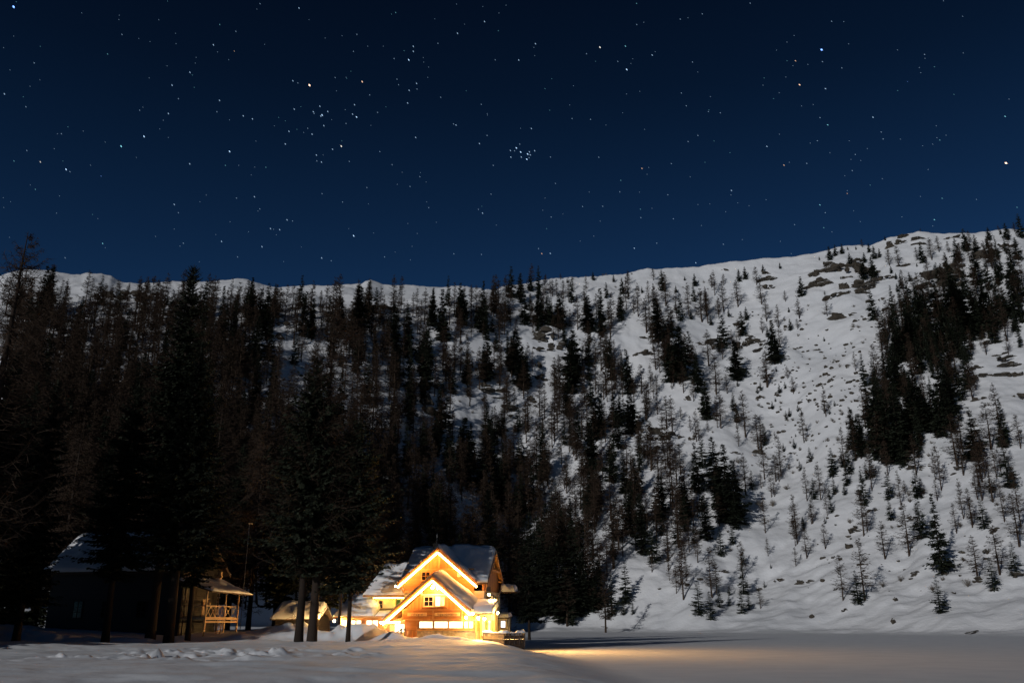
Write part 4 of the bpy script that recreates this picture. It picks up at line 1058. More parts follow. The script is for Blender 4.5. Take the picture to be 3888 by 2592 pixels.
def snow_on(parent, p00, p10, p11, p01, thick, name="roof_snow", over=.18, nu=40, nv=24, seed=0, lump=.12, drop=.25):
    """thick rounded snow on a roof plane; thick(s, t) in metres, s along the eave, t up to the ridge"""
    a, b_, c, d = [np.array(p, float) for p in (p00, p10, p11, p01)]
    s = np.linspace(0, 1, nu)[:, None]; t = np.linspace(0, 1, nv)[None, :]
    S, T = np.broadcast_to(s, (nu, nv)), np.broadcast_to(t, (nu, nv))
    base = a * ((1 - S) * (1 - T))[..., None] + b_ * (S * (1 - T))[..., None] + c * (S * T)[..., None] + d * ((1 - S) * T)[..., None]
    edge = np.minimum(1, np.minimum(np.minimum(S, 1 - S) * 9, T * 7)); edge = np.sqrt(np.clip(1 - (1 - edge) ** 2, 0, 1))
    th = thick(S, T) * edge * (1 + lump * fnoise(base[..., 0] * .8 + seed, base[..., 1] * .8 + base[..., 2] * .6, seed, 3))
    top = base.copy(); top[..., 2] += th + .02
    bot = base.copy(); bot[..., 2] += .012
    out = (a - d); out[2] = 0; out = out / (np.linalg.norm(out) + 1e-6)
    sag = np.clip(1 - T * 5, 0, 1) ** 2
    top += out * (sag * over)[..., None]; top[..., 2] -= sag * th * drop
    bot += out * (sag * over * .6)[..., None]
    V = np.concatenate([top.reshape(-1, 3), bot.reshape(-1, 3)]); n = nu * nv
    I = np.arange(n).reshape(nu, nv)
    F = np.stack([I[:-1, :-1], I[1:, :-1], I[1:, 1:], I[:-1, 1:]], -1).reshape(-1, 4)
    ring = np.concatenate([I[:, 0], I[-1, 1:], I[::-1, -1][1:], I[0, ::-1][1:-1]]); r2 = np.roll(ring, -1)
    side = np.stack([ring, ring + n, r2 + n, r2], 1)
    o = link(name, np_mesh(name, V, np.concatenate([F, F[:, ::-1] + n, side]), [M['roofsnow']], True), parent)
    bm = bmesh.new(); bm.from_mesh(o.data); bmesh.ops.recalc_face_normals(bm, faces=bm.faces); bm.to_mesh(o.data); bm.free()
    return o


def window(parent, x0, x1, z0, z1, y, glass, bars=(1, 1), fr=.07, frame='trim', face='y'):
    """framed window on a wall facing -y (or +x when face is 'x': x0,x1 are then y values and y the x plane)"""
    f = MB(); g = MB(); s = MB()

    def B(mb, a0, a1, b0, b1, c0, c1):
        if face == 'y': mb.box(a0, a1, y - c1, y - c0, b0, b1)
        else: mb.box(y + c0, y + c1, a0, a1, b0, b1)
    B(f, x0 - fr, x0, z0 - fr, z1 + fr, -.02, .07); B(f, x1, x1 + fr, z0 - fr, z1 + fr, -.02, .07)
    B(f, x0, x1, z1, z1 + fr, -.02, .068); B(f, x0, x1, z0 - fr, z0, -.02, .068)
    for i in range(1, bars[0] + 1):
        xm = x0 + (x1 - x0) * i / (bars[0] + 1); B(f, xm - .022, xm + .022, z0, z1, .012, .05)
    for i in range(1, bars[1] + 1):
        zm = z0 + (z1 - z0) * i / (bars[1] + 1); B(f, x0, x1, zm - .02, zm + .02, .013, .047)
    B(g, x0, x1, z0, z1, .004, .010)
    o = f.build("window", M[frame], parent)
    g.build("pane", M[glass], o)
    B(s, x0 - fr - .05, x1 + fr + .05, z0 - fr - .05, z0 - fr, -.02, .14)
    s.build("sill", M[frame], o)
    return o


def gable_roof(parent, xc, zc, xl, zl, xr, zr, y0, y1, t=.16, bargew=.26):
    """two slopes falling left and right from a ridge along y, with barge boards at the front"""
    mb = MB()
    mb.slab((xl, y0, zl), (xl, y1, zl), (xc, y1, zc), (xc, y0, zc), t)
    mb.slab((xc, y0, zc), (xc, y1, zc), (xr, y1, zr), (xr, y0, zr), t)
    r = mb.build("roof", M['roof'], parent)
    so = MB()                                                     # boarded soffit just under the roof
    e = .006
    so.slab((xl + .03, y0 + .03, zl - t - e), (xl + .03, y1, zl - t - e), (xc, y1, zc - t - e), (xc, y0 + .03, zc - t - e), .03)
    so.slab((xc, y0 + .03, zc - t - e), (xc, y1, zc - t - e), (xr - .03, y1, zr - t - e), (xr - .03, y0 + .03, zr - t - e), .03)
    so.build("soffit", M['boardy'], r)
    bb = MB()
    bb.prism([(xl - .04, zl - bargew), (xl - .04, zl + .05), (xc, zc + .05), (xc, zc - bargew * 1.2)], y0 - .05, y0 - .004)
    bb.prism([(xc, zc - bargew * 1.2), (xc, zc + .05), (xr + .04, zr + .05), (xr + .04, zr - bargew)], y0 - .05, y0 - .004)
    bb.build("barge_board", M['trim'], r)
    return r


def strip(parent, a, b_, r=.10):
    mb = MB(); mb.bar(a, b_, r * 2, r * 2, 8)
    return mb.build("light_strip", M['led'], parent)


def lamp(parent, p, watts, r=.11, col=(1.0, .68, .30), name="wall_lamp", vis=True, out=.0):
    """a lantern: bracket, cap and glowing globe, with the light it gives"""
    x, y, z = p
    b_ = MB(); b_.bar((x, y + .02, z + r * 2.2), (x, y + .35, z + r * 2.0), .03); b_.lathe((x, y, z + r * .9), [(r * 1.3, 0), (r * 1.35, .03), (r * .3, r * 1.1)], 10)
    o = b_.build(name, M['metal'], parent)
    g = MB(); g.lathe((x, y, z), [(r * .3, -r), (r * .85, -r * .6), (r, 0), (r * .85, r * .6), (r * .4, r * .88)], 12)
    g.build("globe", M['lampw'], o, smooth=True)
    ld = bpy.data.lights.new("lamp_light", 'POINT'); ld.energy = watts; ld.color = col; ld.shadow_soft_size = r * 1.02
    lo = bpy.data.objects.new("lamp_light", ld); COL.objects.link(lo); lo.parent = parent; lo.location = (x, y - out, z - r * 1.6)
    return o


def build_chalet():
    P = CH
    WARM = (1.0, .48, .13)
    # --- main block: ridge along x, x -5..4.6, wall y 4.8..13.2, eaves 6.2, ridge 9.95 at y 9
    w = MB(); w.box(-4.9, 4.6, 4.85, 13.2, -.6, 5.2); w.build("main_wall", M['plasterw'], P)
    w = MB(); w.prism_x([(4.85, 5.2), (13.2, 5.2), (13.2, 6.15), (9.0, 9.62), (4.85, 6.15)], 4.35, 4.6); w.build("side_gable", M['boardy'], P)
    w = MB(); w.prism_x([(4.85, 5.2), (13.2, 5.2), (13.2, 6.15), (9.0, 9.62), (4.85, 6.15)], -4.9, -4.65); w.build("side_gable", M['boardy'], P)
    rf = MB()
    rf.slab((3.72, 4.2, 6.05), (5.05, 4.2, 6.05), (5.05, 9.0, 9.95), (-.7, 9.0, 9.95), .16); rf.slab((-5.3, 4.2, 6.05), (-5.2, 4.2, 6.05), (-.8, 9.0, 9.95), (-5.3, 9.0, 9.95), .16)
    rf.slab((-5.3, 9.0, 9.95), (5.05, 9.0, 9.95), (5.05, 13.8, 6.05), (-5.3, 13.8, 6.05), .16)
    R = rf.build("roof", M['roof'], P)
    sf = MB()
    sf.slab((4.62, 4.3, 5.95), (5.03, 4.3, 5.95), (5.03, 9.0, 9.775), (4.62, 9.0, 9.775), .03); sf.slab((4.62, 9.0, 9.775), (5.03, 9.0, 9.775), (5.03, 13.7, 5.95), (4.62, 13.7, 5.95), .03)
    sf.build("soffit", M['boardy'], R)
    bb = MB()
    bb.prism_x([(4.15, 5.72), (4.15, 6.1), (9.0, 10.02), (9.0, 9.62)], 5.055, 5.11); bb.build("barge_board", M['darkwood'], R)
    bb = MB(); bb.prism_x([(9.0, 9.62), (9.0, 10.02), (13.85, 6.1), (13.85, 5.72)], 5.055, 5.11); bb.build("barge_board", M['trim'], R)
    rb = MB()
    for y, z in ((5.4, 6.55), (7.2, 8.0), (9.0, 9.4), (10.8, 8.0), (12.6, 6.55)): rb.box(4.6, 5.03, y - .08, y + .08, z - .12, z + .06)
    rb.bar((5.0, 6.9, 7.55), (5.0, 11.1, 7.55), .14, .2); rb.bar((4.85, 9, 7.6), (4.85, 9, 9.4), .12)
    rb.bar((4.62, 5.2, 5.0), (5.0, 4.6, 5.95), .12); rb.bar((4.62, 12.9, 5.0), (5.0, 13.4, 5.9), .12)
    rb.build("gable_beams", M['trim'], P)
    snow_on(R, (3.6, 4.2, 6.07), (5.05, 4.2, 6.07), (5.05, 9.0, 9.97), (-.7, 9.0, 9.97), lambda s, t: .32 + .30 * t + .18 * np.sin(s * 5), seed=1)
    snow_on(R, (5.05, 13.8, 6.07), (-5.3, 13.8, 6.07), (-5.3, 9.0, 9.97), (5.05, 9.0, 9.97), lambda s, t: .35 + .25 * t, seed=2)
    snow_on(R, (-5.3, 4.2, 6.07), (-5.1, 4.2, 6.07), (-.8, 9.0, 9.97), (-5.3, 9.0, 9.97), lambda s, t: .35 + .2 * t, seed=3)
    ch = MB(); ch.box(-2.55, -2.0, 8.2, 8.8, 9.2, 10.75); ch.box(-2.62, -1.93, 8.13, 8.87, 10.752, 10.85); c = ch.build("chimney", M['stone'], P)
    an = MB(); an.bar((-2.3, 8.95, 9.8), (-2.28, 8.95, 12.1), .03); an.build("antenna", M['metal'], P)
    # --- cross gable at the front: light strip at y 4.0
    r2 = gable_roof(P, -.75, 10.02, -5.4, 6.13, 3.9, 6.13, 4.0, 8.6, bargew=.2)
    w = MB(); w.prism([(-4.95, 5.1), (3.45, 5.1), (3.45, 6.1), (-.75, 9.58), (-4.95, 6.1)], 4.78, 4.845)
    w.build("cross_gable_wall", M['boardv'], P)
    bm_ = MB(); bm_.box(-4.9, 3.4, 4.70, 4.778, 7.52, 7.70); bm_.box(-.85, -.65, 4.71, 4.776, 7.70, 9.5); bm_.box(-4.9, 3.4, 4.69, 4.777, 5.02, 5.22); bm_.build("gable_beams", M['trim'], P)
    lo = MB(); lo.prism([(-4.9, 5.23), (3.4, 5.23), (3.4, 6.0), (1.6, 7.51), (-3.1, 7.51), (-4.9, 6.0)], 4.735, 4.777); lo.build("cross_gable_boards", M['boardh'], P)
    strip(P, (-5.42, 3.95, 5.60), (-.76, 3.95, 9.44)); strip(P, (3.92, 3.95, 5.60), (-.74, 3.95, 9.44))
    snow_on(r2, (3.9, 8.6, 6.15), (3.9, 4.0, 6.15), (-.75, 4.0, 10.04), (-.75, 8.6, 10.04), lambda s, t: .30 + .22 * (1 - s) + .15 * np.sin(t * 7), seed=4, lump=.25)
    snow_on(r2, (-5.4, 4.0, 6.15), (-5.4, 8.6, 6.15), (-.75, 8.6, 10.04), (-.75, 4.0, 10.04), lambda s, t: .3 + .15 * s, seed=5)
    window(P, -2.75, -1.85, 6.45, 7.3, 4.73, 'dark', (1, 1), .12)
    pb = MB(); pb.box(1.45, 1.78, 4.69, 4.73, 6.75, 7.15); pb.build("notice_board", M['cream'], P)
    bk = MB(); bk.bar((-5.2, 4.2, 5.75), (-4.9, 4.9, 5.0), .1); bk.bar((-4.95, 4.1, 5.9), (-4.7, 4.8, 5.2), .1); bk.build("brackets", M['trim'], P)
    lamp(P, (-5.75, 4.3, 5.75), 45, .1, WARM)
    # --- front wing: light strip at y 0, wall y 1
    r3 = gable_roof(P, -.15, 6.70, -5.62, 2.11, 4.15, 3.09, 0, 4.8, bargew=.2)
    w = MB(); w.prism([(-3.5, 3.13), (3.6, 3.13), (-.15, 6.22), ], 1.0, 1.12); w.build("front_gable_wall", M['boardv'], P)
    w = MB(); w.box(-3.5, 4.55, 1.0, 4.8, .92, 3.13); w.build("front_wall", M['boardh'], P)
    st = MB(); st.box(-2.0, 4.5, .93, 4.7, -.5, .918); st.build("stone_base", M['stone'], P)
    sd = MB(); sd.box(-3.5, -2.0, 1.25, 4.7, -.5, .918); sd.build("entry_wall", M['boardv'], P)
    # balcony band
    bl = MB(); bl.box(-3.5, 3.12, .42, .50, 2.12, 3.05); bl.build("balcony_front", M['boardh'], P)
    br = MB(); br.box(-3.55, 3.17, .36, .56, 3.06, 3.15); br.box(-3.55, 3.17, .38, .998, 2.0, 2.115); br.box(-.17, -.03, .37, .415, 2.12, 3.055); br.box(-3.58, -3.46, .37, .54, 2.0, 3.055); br.box(3.08, 3.19, .37, .54, 2.0, 3.055)
    br.build("balcony_rail", M['trim'], P)
    for x0, x1, txt in ((-2.99, -.80, "rifugio"), (.08, 2.93, "lago nambino")):
        sb = MB(); sb.box(x0, x1, .375, .418, 2.44, 2.79); so = sb.build("sign_board", M['sign'], P, .008)
        cu = bpy.data.curves.new("lettering", 'FONT'); cu.body = txt; cu.size = .36; cu.align_x = 'CENTER'; cu.align_y = 'CENTER'; cu.extrude = .012; cu.space_character = 1.35 if len(txt) < 8 else 1.12
        cu.materials.append(M['letter'])
        tmp = bpy.data.objects.new("lettering", cu); COL.objects.link(tmp); bpy.context.view_layer.update()
        me = bpy.data.meshes.new_from_object(tmp.evaluated_get(bpy.context.evaluated_depsgraph_get())); bpy.data.objects.remove(tmp)
        t = link("lettering", me, so); t.location = ((x0 + x1) / 2, .362, 2.61); t.rotation_euler = (math.pi / 2, 0, 0)
    # upper windows in their panel
    pn = MB(); pn.box(-1.55, 1.25, .93, .998, 3.36, 4.62); pn.build("window_panel", M['trim'], P)
    pn = MB(); pn.box(-1.62, 1.32, .90, .997, 4.63, 4.76); pn.build("window_head", M['cream'], P)
    window(P, -1.25, -.30, 3.52, 4.45, .93, 'dark', (1, 1), .08, 'cream'); window(P, .03, .55, 3.52, 4.45, .93, 'winblue', (0, 0), .07, 'cream'); window(P, .64, 1.04, 3.52, 4.45, .93, 'win2', (0, 0), .05, 'trim')
    ps = MB(); ps.box(-1.72, -1.58, .92, .998, 3.16, 5.0); ps.box(1.28, 1.42, .92, .998, 3.16, 5.0); ps.build("wall_posts", M['trim'], P)
    bx = MB(); bx.box(-1.72, -1.5, .75, .93, 4.72, 4.96); bx.build("junction_box", M['cream'], P)
    strip(P, (-5.64, -.04, 1.55), (-.16, -.04, 6.10)); strip(P, (4.17, -.04, 2.53), (-.14, -.04, 6.10))
    lamp(P, (-.15, .42, 5.55), 130, .16, (1.0, .78, .38), "gable_lamp"); lamp(P, (.35, .45, 5.35), 60, .12, (1.0, .78, .38), "gable_lamp")
    snow_on(r3, (4.15, 4.8, 3.11), (4.15, 0, 3.11), (-.15, 0, 6.72), (-.15, 4.8, 6.72), lambda s, t: .22 + (1 - s) ** 1.1 * (1.15 - .4 * t) + .30 * np.exp(-((s - .55) / .2) ** 2) * np.sin(t * 3.14), seed=6, lump=.15, over=.25)
    snow_on(r3, (-5.62, 0, 2.13), (-5.62, 4.8, 2.13), (-.15, 4.8, 6.72), (-.15, 0, 6.72), lambda s, t: .25 + .6 * s, seed=7, over=.22)
    # ground floor
    for x0, x1, gl, b_ in ((-1.76, -.26, 'win', (0, 0)), (-.07, 1.42, 'win', (0, 0)), (1.6, 3.12, 'win', (0, 0)), (3.3, 3.72, 'win', (0, 0)), (3.85, 4.28, 'win', (0, 0))):
        window(P, x0, x1, 1.2, 1.87, .998, gl, b_, .07)
    lg = MB(); lg.box(-2.0, 4.6, .84, .997, .925, 1.06); lg.build("window_ledge", M['trim'], P)
    dr = MB(); dr.box(-2.95, -2.12, 1.14, 1.248, -.25, 1.84); d = dr.build("door", M['boardv'], P)
    dh = MB(); dh.bar((-2.22, 1.10, .75), (-2.22, 1.10, .95), .03); dh.build("handle", M['metal'], d)
    df = MB(); df.box(-3.2, -3.0, 1.08, 1.247, -.3, 1.95); df.box(-2.1, -1.99, .94, 1.247, -.3, 1.95); df.box(-3.0, -2.1, 1.09, 1.247, 1.842, 1.95); df.build("door_frame", M['trim'], P)
    # left porch under the long eave
    w = MB(); w.box(-5.9, -3.51, 3.2, 3.4, -.4, 2.2); w.build("porch_wall", M['plaster'], P)
    window(P, -5.3, -3.9, .75, 1.6, 3.2, 'win', (1, 0), .08)
    ps = MB(); ps.bar((-5.5, .35, -.5), (-5.5, .35, 1.95), .14); ps.bar((-5.5, .35, 1.05), (-5.0, .3, 1.75), .08); ps.build("porch_post", M['trim'], P)
    tb = MB(); tb.bar((-5.9, .55, 1.78), (-3.85, .55, 1.80), .1, .1, 8); tb.build("tube_light", M['tube'], P)
    lamp(P, (-4.6, 1.5, 1.45), 130, .1, (1.0, .72, .33), "porch_lamp"); lamp(P, (-5.9, .1, 1.75), 40, .13, (1.0, .72, .33), "porch_lamp")
    rl = MB(); rl.box(-5.4, -3.6, .9, 1.0, -.2, .32); rl.build("porch_panel", M['boardh'], P)
    # --- low snow roofed porch on the right with three strong lamps
    rp = MB(); rp.slab((3.7, .6, 2.72), (6.55, .6, 2.72), (6.3, 4.8, 3.5), (3.7, 4.8, 3.5), .14); R5 = rp.build("roof", M['roof'], P)
    snow_on(R5, (3.6, .55, 2.74), (6.55, .55, 2.74), (6.3, 4.8, 3.52), (3.6, 4.8, 3.52), lambda s, t: .55 + .35 * t - .12 * s, seed=8, over=.12)
    w = MB(); w.box(4.56, 6.2, 3.0, 4.84, -.5, 2.75); w.build("entry_wall", M['plaster'], P)
    for x0, x1, gl in ((4.80, 5.15, 'win2'), (5.22, 5.42, 'shutter'), (5.5, 5.82, 'win2'), (5.88, 6.1, 'shutter')): window(P, x0, x1, .35, 1.95, 3.0, gl, (0, 0), .05)
    ps = MB(); ps.bar((6.3, .8, -.5), (6.3, .8, 2.6), .13); ps.bar((4.62, .8, -.5), (4.62, .8, 2.6), .12); ps.build("porch_post", M['trim'], P)
    YEL = (1.0, .62, .16)
    for p, wt in (((3.65, .28, 2.28), 320), ((5.0, .32, 2.25), 480), ((5.68, .32, 2.15), 700)): lamp(P, p, wt, .15, YEL, "porch_lamp")
    for p, wt, ax, sz_ in (((5.25, 4.35, 4.75), 34000, (.985, .02, .03), 150), ((4.45, -.05, 2.65), 9000, (.5, -.86, -.04), 125), ((-.15, -.02, 5.35), 15000, (.12, -.99, .03), 50)):      # floods added on wall, porch and gable to warm the lake and near snow
        h = MB(); h.box(p[0] - .16, p[0] + .16, p[1] + .06, p[1] + .2, p[2] - .1, p[2] + .12); fl = h.build("added_floodlight", M['metal'], P)
        g = MB(); g.box(p[0] - .13, p[0] + .13, p[1] + .04, p[1] + .058, p[2] - .08, p[2] + .1); g.build("lens", M['lampw'], fl)
        ld = bpy.data.lights.new("added_flood_beam", 'SPOT'); ld.energy = wt; ld.color = (1.0, .50, .14); ld.spot_size = math.radians(sz_); ld.spot_blend = 1.0; ld.shadow_soft_size = .7
        lo = bpy.data.objects.new("added_flood_beam", ld); COL.objects.link(lo); lo.parent = P; lo.location = (p[0] + ax[0] * .15, p[1] + ax[1] * .15, p[2]); lo.rotation_euler = Vector(ax).to_track_quat('-Z', 'Y').to_euler()
    lamp(P, (6.9, 1.4, 2.75), 1100, .13, YEL, "porch_lamp")  # extra lamp added to light the side wall and porch snow
    sh = MB(); sh.box(4.4, 5.0, .25, 1.0, 1.98, 2.06); sh.build("lamp_shelf", M['cream'], P)
    # --- right wall details
    for y0, y1, z0, z1 in ((8.4, 9.2, 3.8, 4.8), (11.2, 12.1, 3.55, 4.7), (6.1, 6.9, 3.9, 4.6)): window(P, y0, y1, z0, z1, 4.6, 'win2' if y0 < 9 and y0 > 8 else 'dark', (1, 0), .07, 'trim', 'x')
    sw = MB()
    for y0 in (7.85, 9.28, 10.65, 12.18): sw.box(4.602, 4.65, y0, y0 + .45, 3.6, 4.75)
    sw.build("shutters", M['shutter'], P)
    hd = MB(); hd.slab((4.6, 5.7, 5.0), (4.6, 7.3, 5.0), (5.3, 7.3, 4.75), (5.3, 5.7, 4.75), .1); hd.build("window_hood", M['darkwood'], P)
    wb = MB(); wb.box(4.601, 4.65, 5.2, 8.0, 5.2, 5.75); wb.build("board_panel", M['darkwood'], P)
    pp = MB(); pp.bar((5.2, 12.2, 5.5), (4.68, 11.5, 4.9), .07); pp.bar((4.68, 13.1, 5.6), (4.68, 13.1, 0), .08); pp.build("rain_pipe", M['metal'], P)
    by = MB(); by.box(4.602, 6.0, 11.4, 13.1, -.5, 2.3); by.build("bay", M['plasterw'], P)
    window(P, 5.2, 5.75, 1.2, 1.95, 11.4, 'winblue', (0, 0), .06)
    bs = MB(); bs.slab((4.61, 11.2, 2.32), (6.2, 11.2, 2.32), (6.2, 13.2, 2.5), (4.61, 13.2, 2.5), .1); b5 = bs.build("roof", M['roof'], P)
    snow_on(b5, (4.61, 11.2, 2.33), (6.2, 11.2, 2.33), (6.2, 13.2, 2.51), (4.61, 13.2, 2.51), lambda s, t: .4 + 0 * s, seed=9, nu=16, nv=12, over=.08)
    br2 = MB(); br2.slab((4.61, 12.2, 5.3), (7.0, 12.2, 5.3), (7.0, 14.4, 5.5), (4.61, 14.4, 5.5), .13); b6 = br2.build("roof", M['roof'], P)
    snow_on(b6, (4.9, 12.3, 5.31), (6.7, 12.3, 5.31), (6.7, 14.4, 5.51), (4.9, 14.4, 5.51), lambda s, t: .85 - .25 * s, seed=10, nu=20, nv=14, lump=.35, over=.05)
    # --- left block, lower
    w = MB(); w.box(-9.3, -4.91, 7.0, 13.0, -.5, 4.85); w.build("left_wall", M['plaster'], P)
    rl = MB(); rl.slab((-10.3, 6.0, 4.82), (-4.92, 6.0, 4.82), (-4.92, 10.4, 8.1), (-9.4, 10.4, 8.1), .15); rl.slab((-9.4, 10.4, 8.1), (-4.92, 10.4, 8.1), (-4.92, 14.4, 4.9), (-10.3, 14.4, 4.9), .15)
    R6 = rl.build("roof", M['roof'], P)
    gl = MB(); gl.prism_x([(7.0, 4.852), (13, 4.852), (10.3, 7.9)], -9.3, -9.1); gl.build("side_gable", M['boardy'], P)
    snow_on(R6, (-10.3, 6.0, 4.84), (-4.92, 6.0, 4.84), (-4.92, 10.4, 8.12), (-9.4, 10.4, 8.12), lambda s, t: .42 + .2 * t, seed=11, lump=.3)
    ft = MB(); ft.box(-10.3, -4.95, 5.93, 5.985, 4.62, 4.84); ft.build("eave_board", M['trim'], P)
    window(P, -6.5, -6.0, 3.55, 4.4, 7.0, 'shutter', (0, 0), .06); window(P, -8.6, -8.2, 3.4, 4.2, 7.0, 'dark', (0, 1), .05)
    tb = MB(); tb.bar((-9.1, 6.3, 4.5), (-5.2, 6.3, 4.5), .05, .05, 6); tb.build("tube_light", M['eave'], P)  # hidden glowing tube, added to light the left wall evenly
    # --- long low wing on the far left
    w = MB(); w.box(-13.0, -5.95, 5.6, 9.5, -.5, 2.45); w.build("low_wing_wall", M['boardh'], P)
    rw = MB(); rw.slab((-13.4, 4.9, 2.45), (-5.9, 4.9, 2.45), (-5.9, 8.9, 4.2), (-13.4, 8.9, 4.2), .14); R7 = rw.build("roof", M['roof'], P)
    snow_on(R7, (-13.4, 4.9, 2.47), (-8.4, 4.9, 2.47), (-8.4, 8.9, 4.22), (-13.4, 8.9, 4.22), lambda s, t: .45 + .75 * np.exp(-((s - .55) / .3) ** 2) * np.sin(np.clip(t, 0, 1) * 2.6), seed=12, lump=.35, nu=30)
    snow_on(R7, (-8.3, 4.9, 2.47), (-5.9, 4.9, 2.47), (-5.9, 5.9, 2.9), (-8.3, 5.9, 2.9), lambda s, t: .2 + .05 * s, seed=13, nu=16, nv=8)
    ft = MB(); ft.box(-13.4, -5.95, 4.84, 4.888, 2.28, 2.46); ft.build("eave_board", M['trim'], P)
    for x0, x1 in ((-9.55, -8.9), (-8.8, -8.15), (-11.4, -10.9), (-10.8, -10.2), (-12.5, -12.0)): window(P, x0, x1, 1.35, 2.0, 5.6, 'win', (0, 0), .06)
    lamp(P, (-13.3, 5.0, 1.95), 4500, .13, (1.0, .58, .2), "wall_lamp"); lamp(P, (-7.2, 5.2, 1.9), 90, .1, (1.0, .70, .30), "wall_lamp")


build_chalet()


# ------------------------------------------------------------------ terrace in front of the chalet's right end
def at(u, v, Y):
    dx, dy, dz = px_ray(u, v); return Vector((float(dx / dy) * Y, Y, CAM_H + float(dz / dy) * Y))


def build_terrace():
    A, B, C_, D_ = at(1835, 2420, 98.5), at(1915, 2432, 94.5), at(1992, 2428, 96.0), at(1985, 2420, 101)
    zb = min(A.z, B.z, C_.z) - .05; zt = 2.02
    root = empty("terrace_fence", (B.x, B.y, zb))
    tag(root, "brown terrace fence with turned balusters and dark panels under a snow cap", "fence")
    o0 = Vector((B.x, B.y, zb)); H = zt - zb
    pts = [p - o0 for p in (A, B, C_, D_)]
    for p in pts: p.z = 0
    rails, panels, posts, snow = MB(), MB(), MB(), MB()
    for i in range(3):
        a, b_ = pts[i], pts[i + 1]; L = (b_ - a).length; d = (b_ - a) / L
        up = Vector((0, 0, 1))
        rails.bar(a + up * (H - .06), b_ + up * (H - .06), .12, .1); rails.bar(a + up * .16, b_ + up * .16, .1, .1)
        n = int(L / .21)
        if i == 0:
            for k in range(n):
                p = a + d * ((k + .5) * L / n)
                bl = MB(); bl.lathe(p + up * .2, [(.035, 0), (.05, .08), (.028, .16), (.055, (H - .32) * .5), (.028, H - .48), (.05, H - .40), (.035, H - .31)], 8); bl.build("baluster", M['railwood'], root)
        else:
            nn = 4 if i == 1 else 5
            nor = Vector((d.y, -d.x, 0)) * .02
            for k in range(nn):
                p, q = a + d * (L * (k + .06) / nn), a + d * (L * (k + .94) / nn)
                pb = MB(); pb.slab(p + up * .62 + nor, q + up * .62 + nor, q + up * .62 - nor, p + up * .62 - nor, .38); pb.slab(p + up * (H - .13) + nor, q + up * (H - .13) + nor, q + up * (H - .13) - nor, p + up * (H - .13) - nor, H - .13 - .66)
                pb.build("panel", M['darkwood'], root)
    for p in pts: posts = MB(); posts.box(p.x - .07, p.x + .07, p.y - .07, p.y + .07, -.4, H + .02); posts.build("post", M['darkwood'], root)
    for k in (1, 2, 3):
        p = pts[1].lerp(pts[2], k / 4); posts = MB(); posts.box(p.x - .05, p.x + .05, p.y - .05, p.y + .05, -.3, H - .12); posts.build("post", M['darkwood'], root)
    rails.build("rail", M['darkwood'], root)
    # snow cap running along the top
    V, F = [], []; path = []
    for i in range(3):
        for k in range(14): path.append(pts[i].lerp(pts[i + 1], k / 14))
    path.append(pts[3])
    for j, p in enumerate(path):
        t = (path[min(j + 1, len(path) - 1)] - path[max(j - 1, 0)]).normalized(); s = Vector((t.y, -t.x, 0)); hgt = .20 + .10 * math.sin(j * .55) + .05 * math.sin(j * 1.7)
        for c in range(9):
            a = math.pi * c / 8; V.append(p + s * (math.cos(a) * (.19 + .02 * math.sin(j))) + Vector((0, 0, H - .0 + math.sin(a) * hgt)))
    for j in range(len(path) - 1):
        for c in range(8): F.append((j * 9 + c, j * 9 + c + 1, (j + 1) * 9 + c + 1, (j + 1) * 9 + c))
        F.append((j * 9 + 8, j * 9, (j + 1) * 9, (j + 1) * 9 + 8))
    mb = MB(); mb.add(V, F); mb.build("snow_cap", M['roofsnow'], root, smooth=True)
    fl = MB(); q = [A, B, C_, D_]; fl.add([Vector((p.x, p.y, zb + .12)) - o0 for p in q] + [Vector((p.x, p.y, zb - 1)) - o0 for p in q], [(0, 1, 2, 3), (7, 6, 5, 4), (0, 4, 5, 1), (1, 5, 6, 2), (2, 6, 7, 3), (3, 7, 4, 0)])
    fl.build("deck", M['darkwood'], root)
    fs = MB(); fs.add([Vector((p.x, p.y, zb + .16)) - o0 for p in q], [(0, 1, 2, 3)]); fs.build("deck_snow", M['snow'], root)


build_terrace()


def build_handrail():
    a = at(1536, 2428, 97.0); a.z = ground_z(a.x, a.y)
    root = empty("step_handrail", a); tag(root, "short wooden handrail beside the snowy steps to the chalet door", "handrail")
    for dx in (0, -.38):
        p = MB(); p.box(dx - .06, dx + .06, -.06, .06, -.4, .85); p.build("post", M['darkwood'], root)
    r = MB(); r.bar((-.38, 0, .7), (-1.9, -.3, -.05), .09); r.bar((.1, 0, .72), (-.5, 0, .72), .09); r.build("rail", M['darkwood'], root)


build_handrail()


